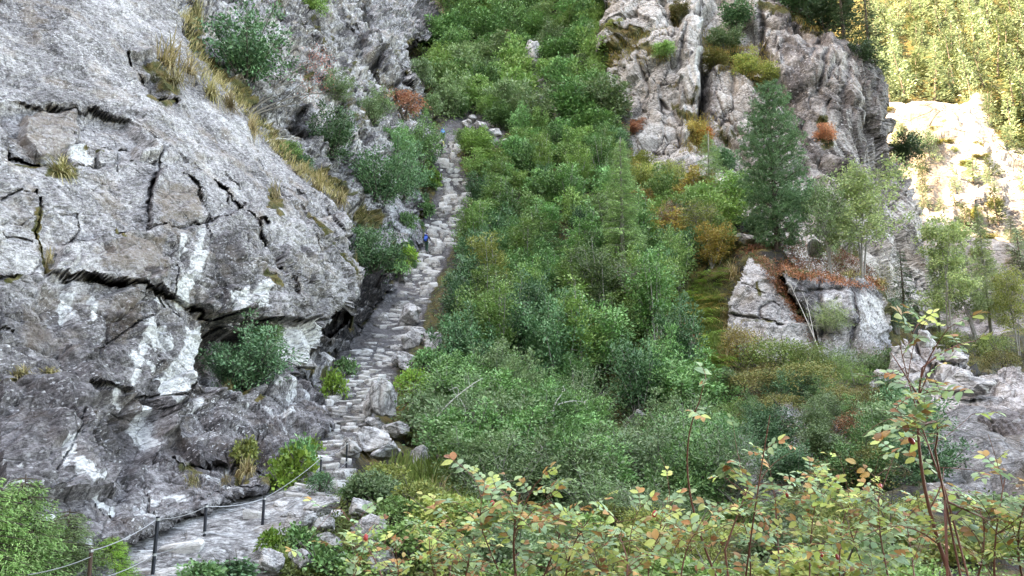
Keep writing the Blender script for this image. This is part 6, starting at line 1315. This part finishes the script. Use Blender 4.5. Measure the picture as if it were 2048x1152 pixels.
# ------------------------------------------------------------------ wild rose bushes close to the camera
RL = [leaf_mat('rose_leaf_green', [(.12, .20, .10), (.18, .28, .15), (.25, .35, .20), (.30, .37, .15)], .35, .5, .4), leaf_mat('rose_leaf_yellow', [(.25, .33, .09), (.34, .41, .12), (.42, .43, .15), (.40, .34, .12)], .38), leaf_mat('rose_leaf_rust', [(.26, .11, .04), (.36, .19, .07), (.22, .10, .05), (.42, .28, .12)], .3)]
ROSE = []
for k in range(9):
    r = np.random.default_rng(600 + k); A = Acc(); main = [0, 0, 0, 0, 1, 1, 0, 1, 2][k]; n = [7, 7, 5, 7, 7, 5, 7, 7, 5][k]
    L = .11; p = arc((0, 0, 0), (0, L, r.uniform(-.02, .03)), 0, 8, r.uniform(.05, .2)); A.add(tube(p, np.linspace(.0016, .0008, 8), 3), 3)
    slots = [(p[7], np.array([0, 1, 0.]))] + [(p[2 + 2 * (i // 2)], np.array([(1 if i % 2 else -1), .45, 0.])) for i in range(n - 1)]
    for c, d in slots:
        d = unit(d + r.normal(size=3) * .12); sd = unit(np.cross(d, [0, 0, 1])); up = unit(np.cross(sd, d) + r.normal(size=3) * .25); l = r.uniform(.038, .054); w = l * .62; m = main if r.random() < .78 else r.integers(0, 3)
        t = np.array([.0, .18, .42, .68, .88, 1.0]); wd = np.array([.0, .30, .5, .42, .22, .0]) * w; cur = -.006 * (t * 2 - .6) ** 2 * r.uniform(.3, 2)
        mid = c + d * (t * l)[:, None] + up * (cur * .8)[:, None]; le = mid + sd * wd[:, None] + up * (wd * .14)[:, None]; re = mid - sd * wd[:, None] + up * (wd * .14)[:, None]
        V = np.concatenate([mid, le, re]); Fq = [[i, i + 1, 6 + i + 1, 6 + i] for i in range(5)] + [[i + 1, i, 12 + i, 12 + i + 1] for i in range(5)]; A.add((V, np.array(Fq)), m)
    ROSE.append(A.mesh('rose_leaf', RL + [M_redbark], False))
hipm = plain_mat('rose_hip', (.42, .035, .03), .35)
hb = bmesh.new(); bmesh.ops.create_uvsphere(hb, u_segments=8, v_segments=6, radius=.008); bmesh.ops.scale(hb, vec=(1, 1, 1.6), verts=hb.verts); HIP = bpy.data.meshes.new('rose_hip'); hb.to_mesh(HIP); hb.free(); HIP.materials.append(hipm)
Rr = np.random.default_rng(77)
def rose(canes, label, nleaf, seed, green=.62, group=None, density=1.0):
    """canes: (base px, base py, tip px, tip py, depth, thickness)"""
    r = np.random.default_rng(seed); c0 = P3(canes[0][0], canes[0][1], canes[0][4]); base = c0 + np.array([0, 0, -.9])
    e = obj('rose_bush', None, None, base); tag(e, label, 'rose bush', group); S = Acc(); nodes = []
    for bx, by, tx, ty, d, th in canes:
        a = P3(bx, by, d); b = P3(tx, ty, d + r.uniform(-.25, .25)); root = a + np.array([r.normal() * .1, r.normal() * .1, -.9])
        p = np.concatenate([arc(root, a, 0, 4, 0)[:-1], arc(a, b, r.normal(size=3) * .06, 14, .03)]) - base; S.add(tube(p, np.linspace(th, th * .35, len(p)), 6))
        for q in p[4:]: nodes.append((q, unit(p[-1] - p[3]), 1.0))
        for k in range(int(9 * density)):
            i = r.integers(4, len(p)); ln = r.uniform(.08, .28); dd = unit(unit(p[-1] - p[3]) * .5 + r.normal(size=3) * np.array([1, .7, .6])); q = arc(p[i], p[i] + dd * ln, r.normal(size=3) * .03, 7, .12)
            S.add(tube(q, np.linspace(th * .35, th * .15, 7), 4))
            for z in q[1:]: nodes.append((z, dd, .9))
            if r.random() < .07: h = obj('rose_hip', HIP, e, q[-1], r.uniform(-.6, .6, 3), r.uniform(.8, 1.2))
    obj('stem', S.mesh('rose_stem', [M_redbark], True), e)
    for k in range(nleaf):
        q, dd, sc = nodes[r.integers(len(nodes))]; a = r.uniform(0, 6.283); o_ = unit(np.array([math.cos(a), math.sin(a) * .8, r.uniform(-.15, .5)]) + dd * .4)
        y = Vector(o_); up = Vector((r.normal() * .35, -.25 + r.normal() * .35, 1)); x = y.cross(up).normalized(); z = x.cross(y); m = Matrix((x, y, z)).transposed()
        u = r.random(); i = r.integers(0, 4) if u < green else (r.integers(4, 8) if u < green + .7 * (1 - green) else 8)
        if u >= green and i == 6: i = 5
        l = obj('leaf', ROSE[i], e, q, m.to_euler(), r.uniform(.36, .9))
    return e
rose([(1905, 1165, 1845, 735, 2.7, .0085), (1890, 980, 1800, 690, 2.7, .004), (1890, 1000, 1985, 1043, 2.6, .005), (1870, 900, 1840, 860, 2.7, .004)], 'rose bush with the tallest thick red cane', 90, 1, .86, density=.8)
rose([(1440, 1170, 1400, 800, 3.2, .006), (1450, 1100, 1500, 968, 3.2, .005), (1490, 1170, 1540, 830, 3.4, .005)], 'sparse rose bush with dark bare forked canes', 40, 2, .75, density=.4)
rose([(1035, 1170, 1040, 988, 2.8, .006), (1010, 1170, 960, 1038, 2.9, .004), (1080, 1170, 1120, 1048, 3.0, .004), (1130, 1170, 1180, 1038, 2.9, .004)], 'rose bush with a short upright red cane and withered tip', 140, 3, .72)
rose([(1250, 1170, 1230, 1058, 3.1, .005), (1300, 1170, 1340, 1038, 3.2, .004), (1200, 1170, 1180, 1088, 3, .004), (1360, 1170, 1390, 1068, 3.0, .004)], 'low rose bush with yellow and brown leaves beside the withered cane', 130, 4, .66)
rose([(1560, 1170, 1550, 988, 3.5, .005), (1620, 1170, 1640, 958, 3.6, .004), (1680, 1170, 1720, 988, 3.5, .004), (1500, 1170, 1480, 1028, 3.4, .004)], 'bushy rose with mixed rusty leaves between the two tall canes', 130, 5, .7)
rose([(1780, 1170, 1760, 988, 3.0, .004), (1830, 1170, 1810, 1028, 3.1, .004), (1740, 1170, 1700, 1058, 3.1, .004)], 'green rose bush at the foot of the tallest cane', 105, 6, .85)
rose([(1990, 1170, 2010, 958, 2.8, .005), (2050, 1170, 2060, 978, 2.9, .005), (1950, 1170, 1960, 1008, 2.8, .004), (2100, 1170, 2110, 988, 2.8, .004)], 'yellowish rose bush beside the tallest cane at the photo border', 135, 7, .68)
rose([(880, 1170, 860, 1058, 3.4, .004), (930, 1170, 950, 1068, 3.3, .004), (820, 1170, 790, 1088, 3.4, .004), (900, 1170, 900, 1088, 3.3, .004)], 'rose bush with orange-brown withered leaves on the bank edge', 135, 8, .6)
rose([(770, 1170, 680, 1018, 3.6, .004), (700, 1170, 730, 1078, 3.6, .003)], 'thin rose with two crossing red stems before the bank stones', 22, 9, .8, density=.4)
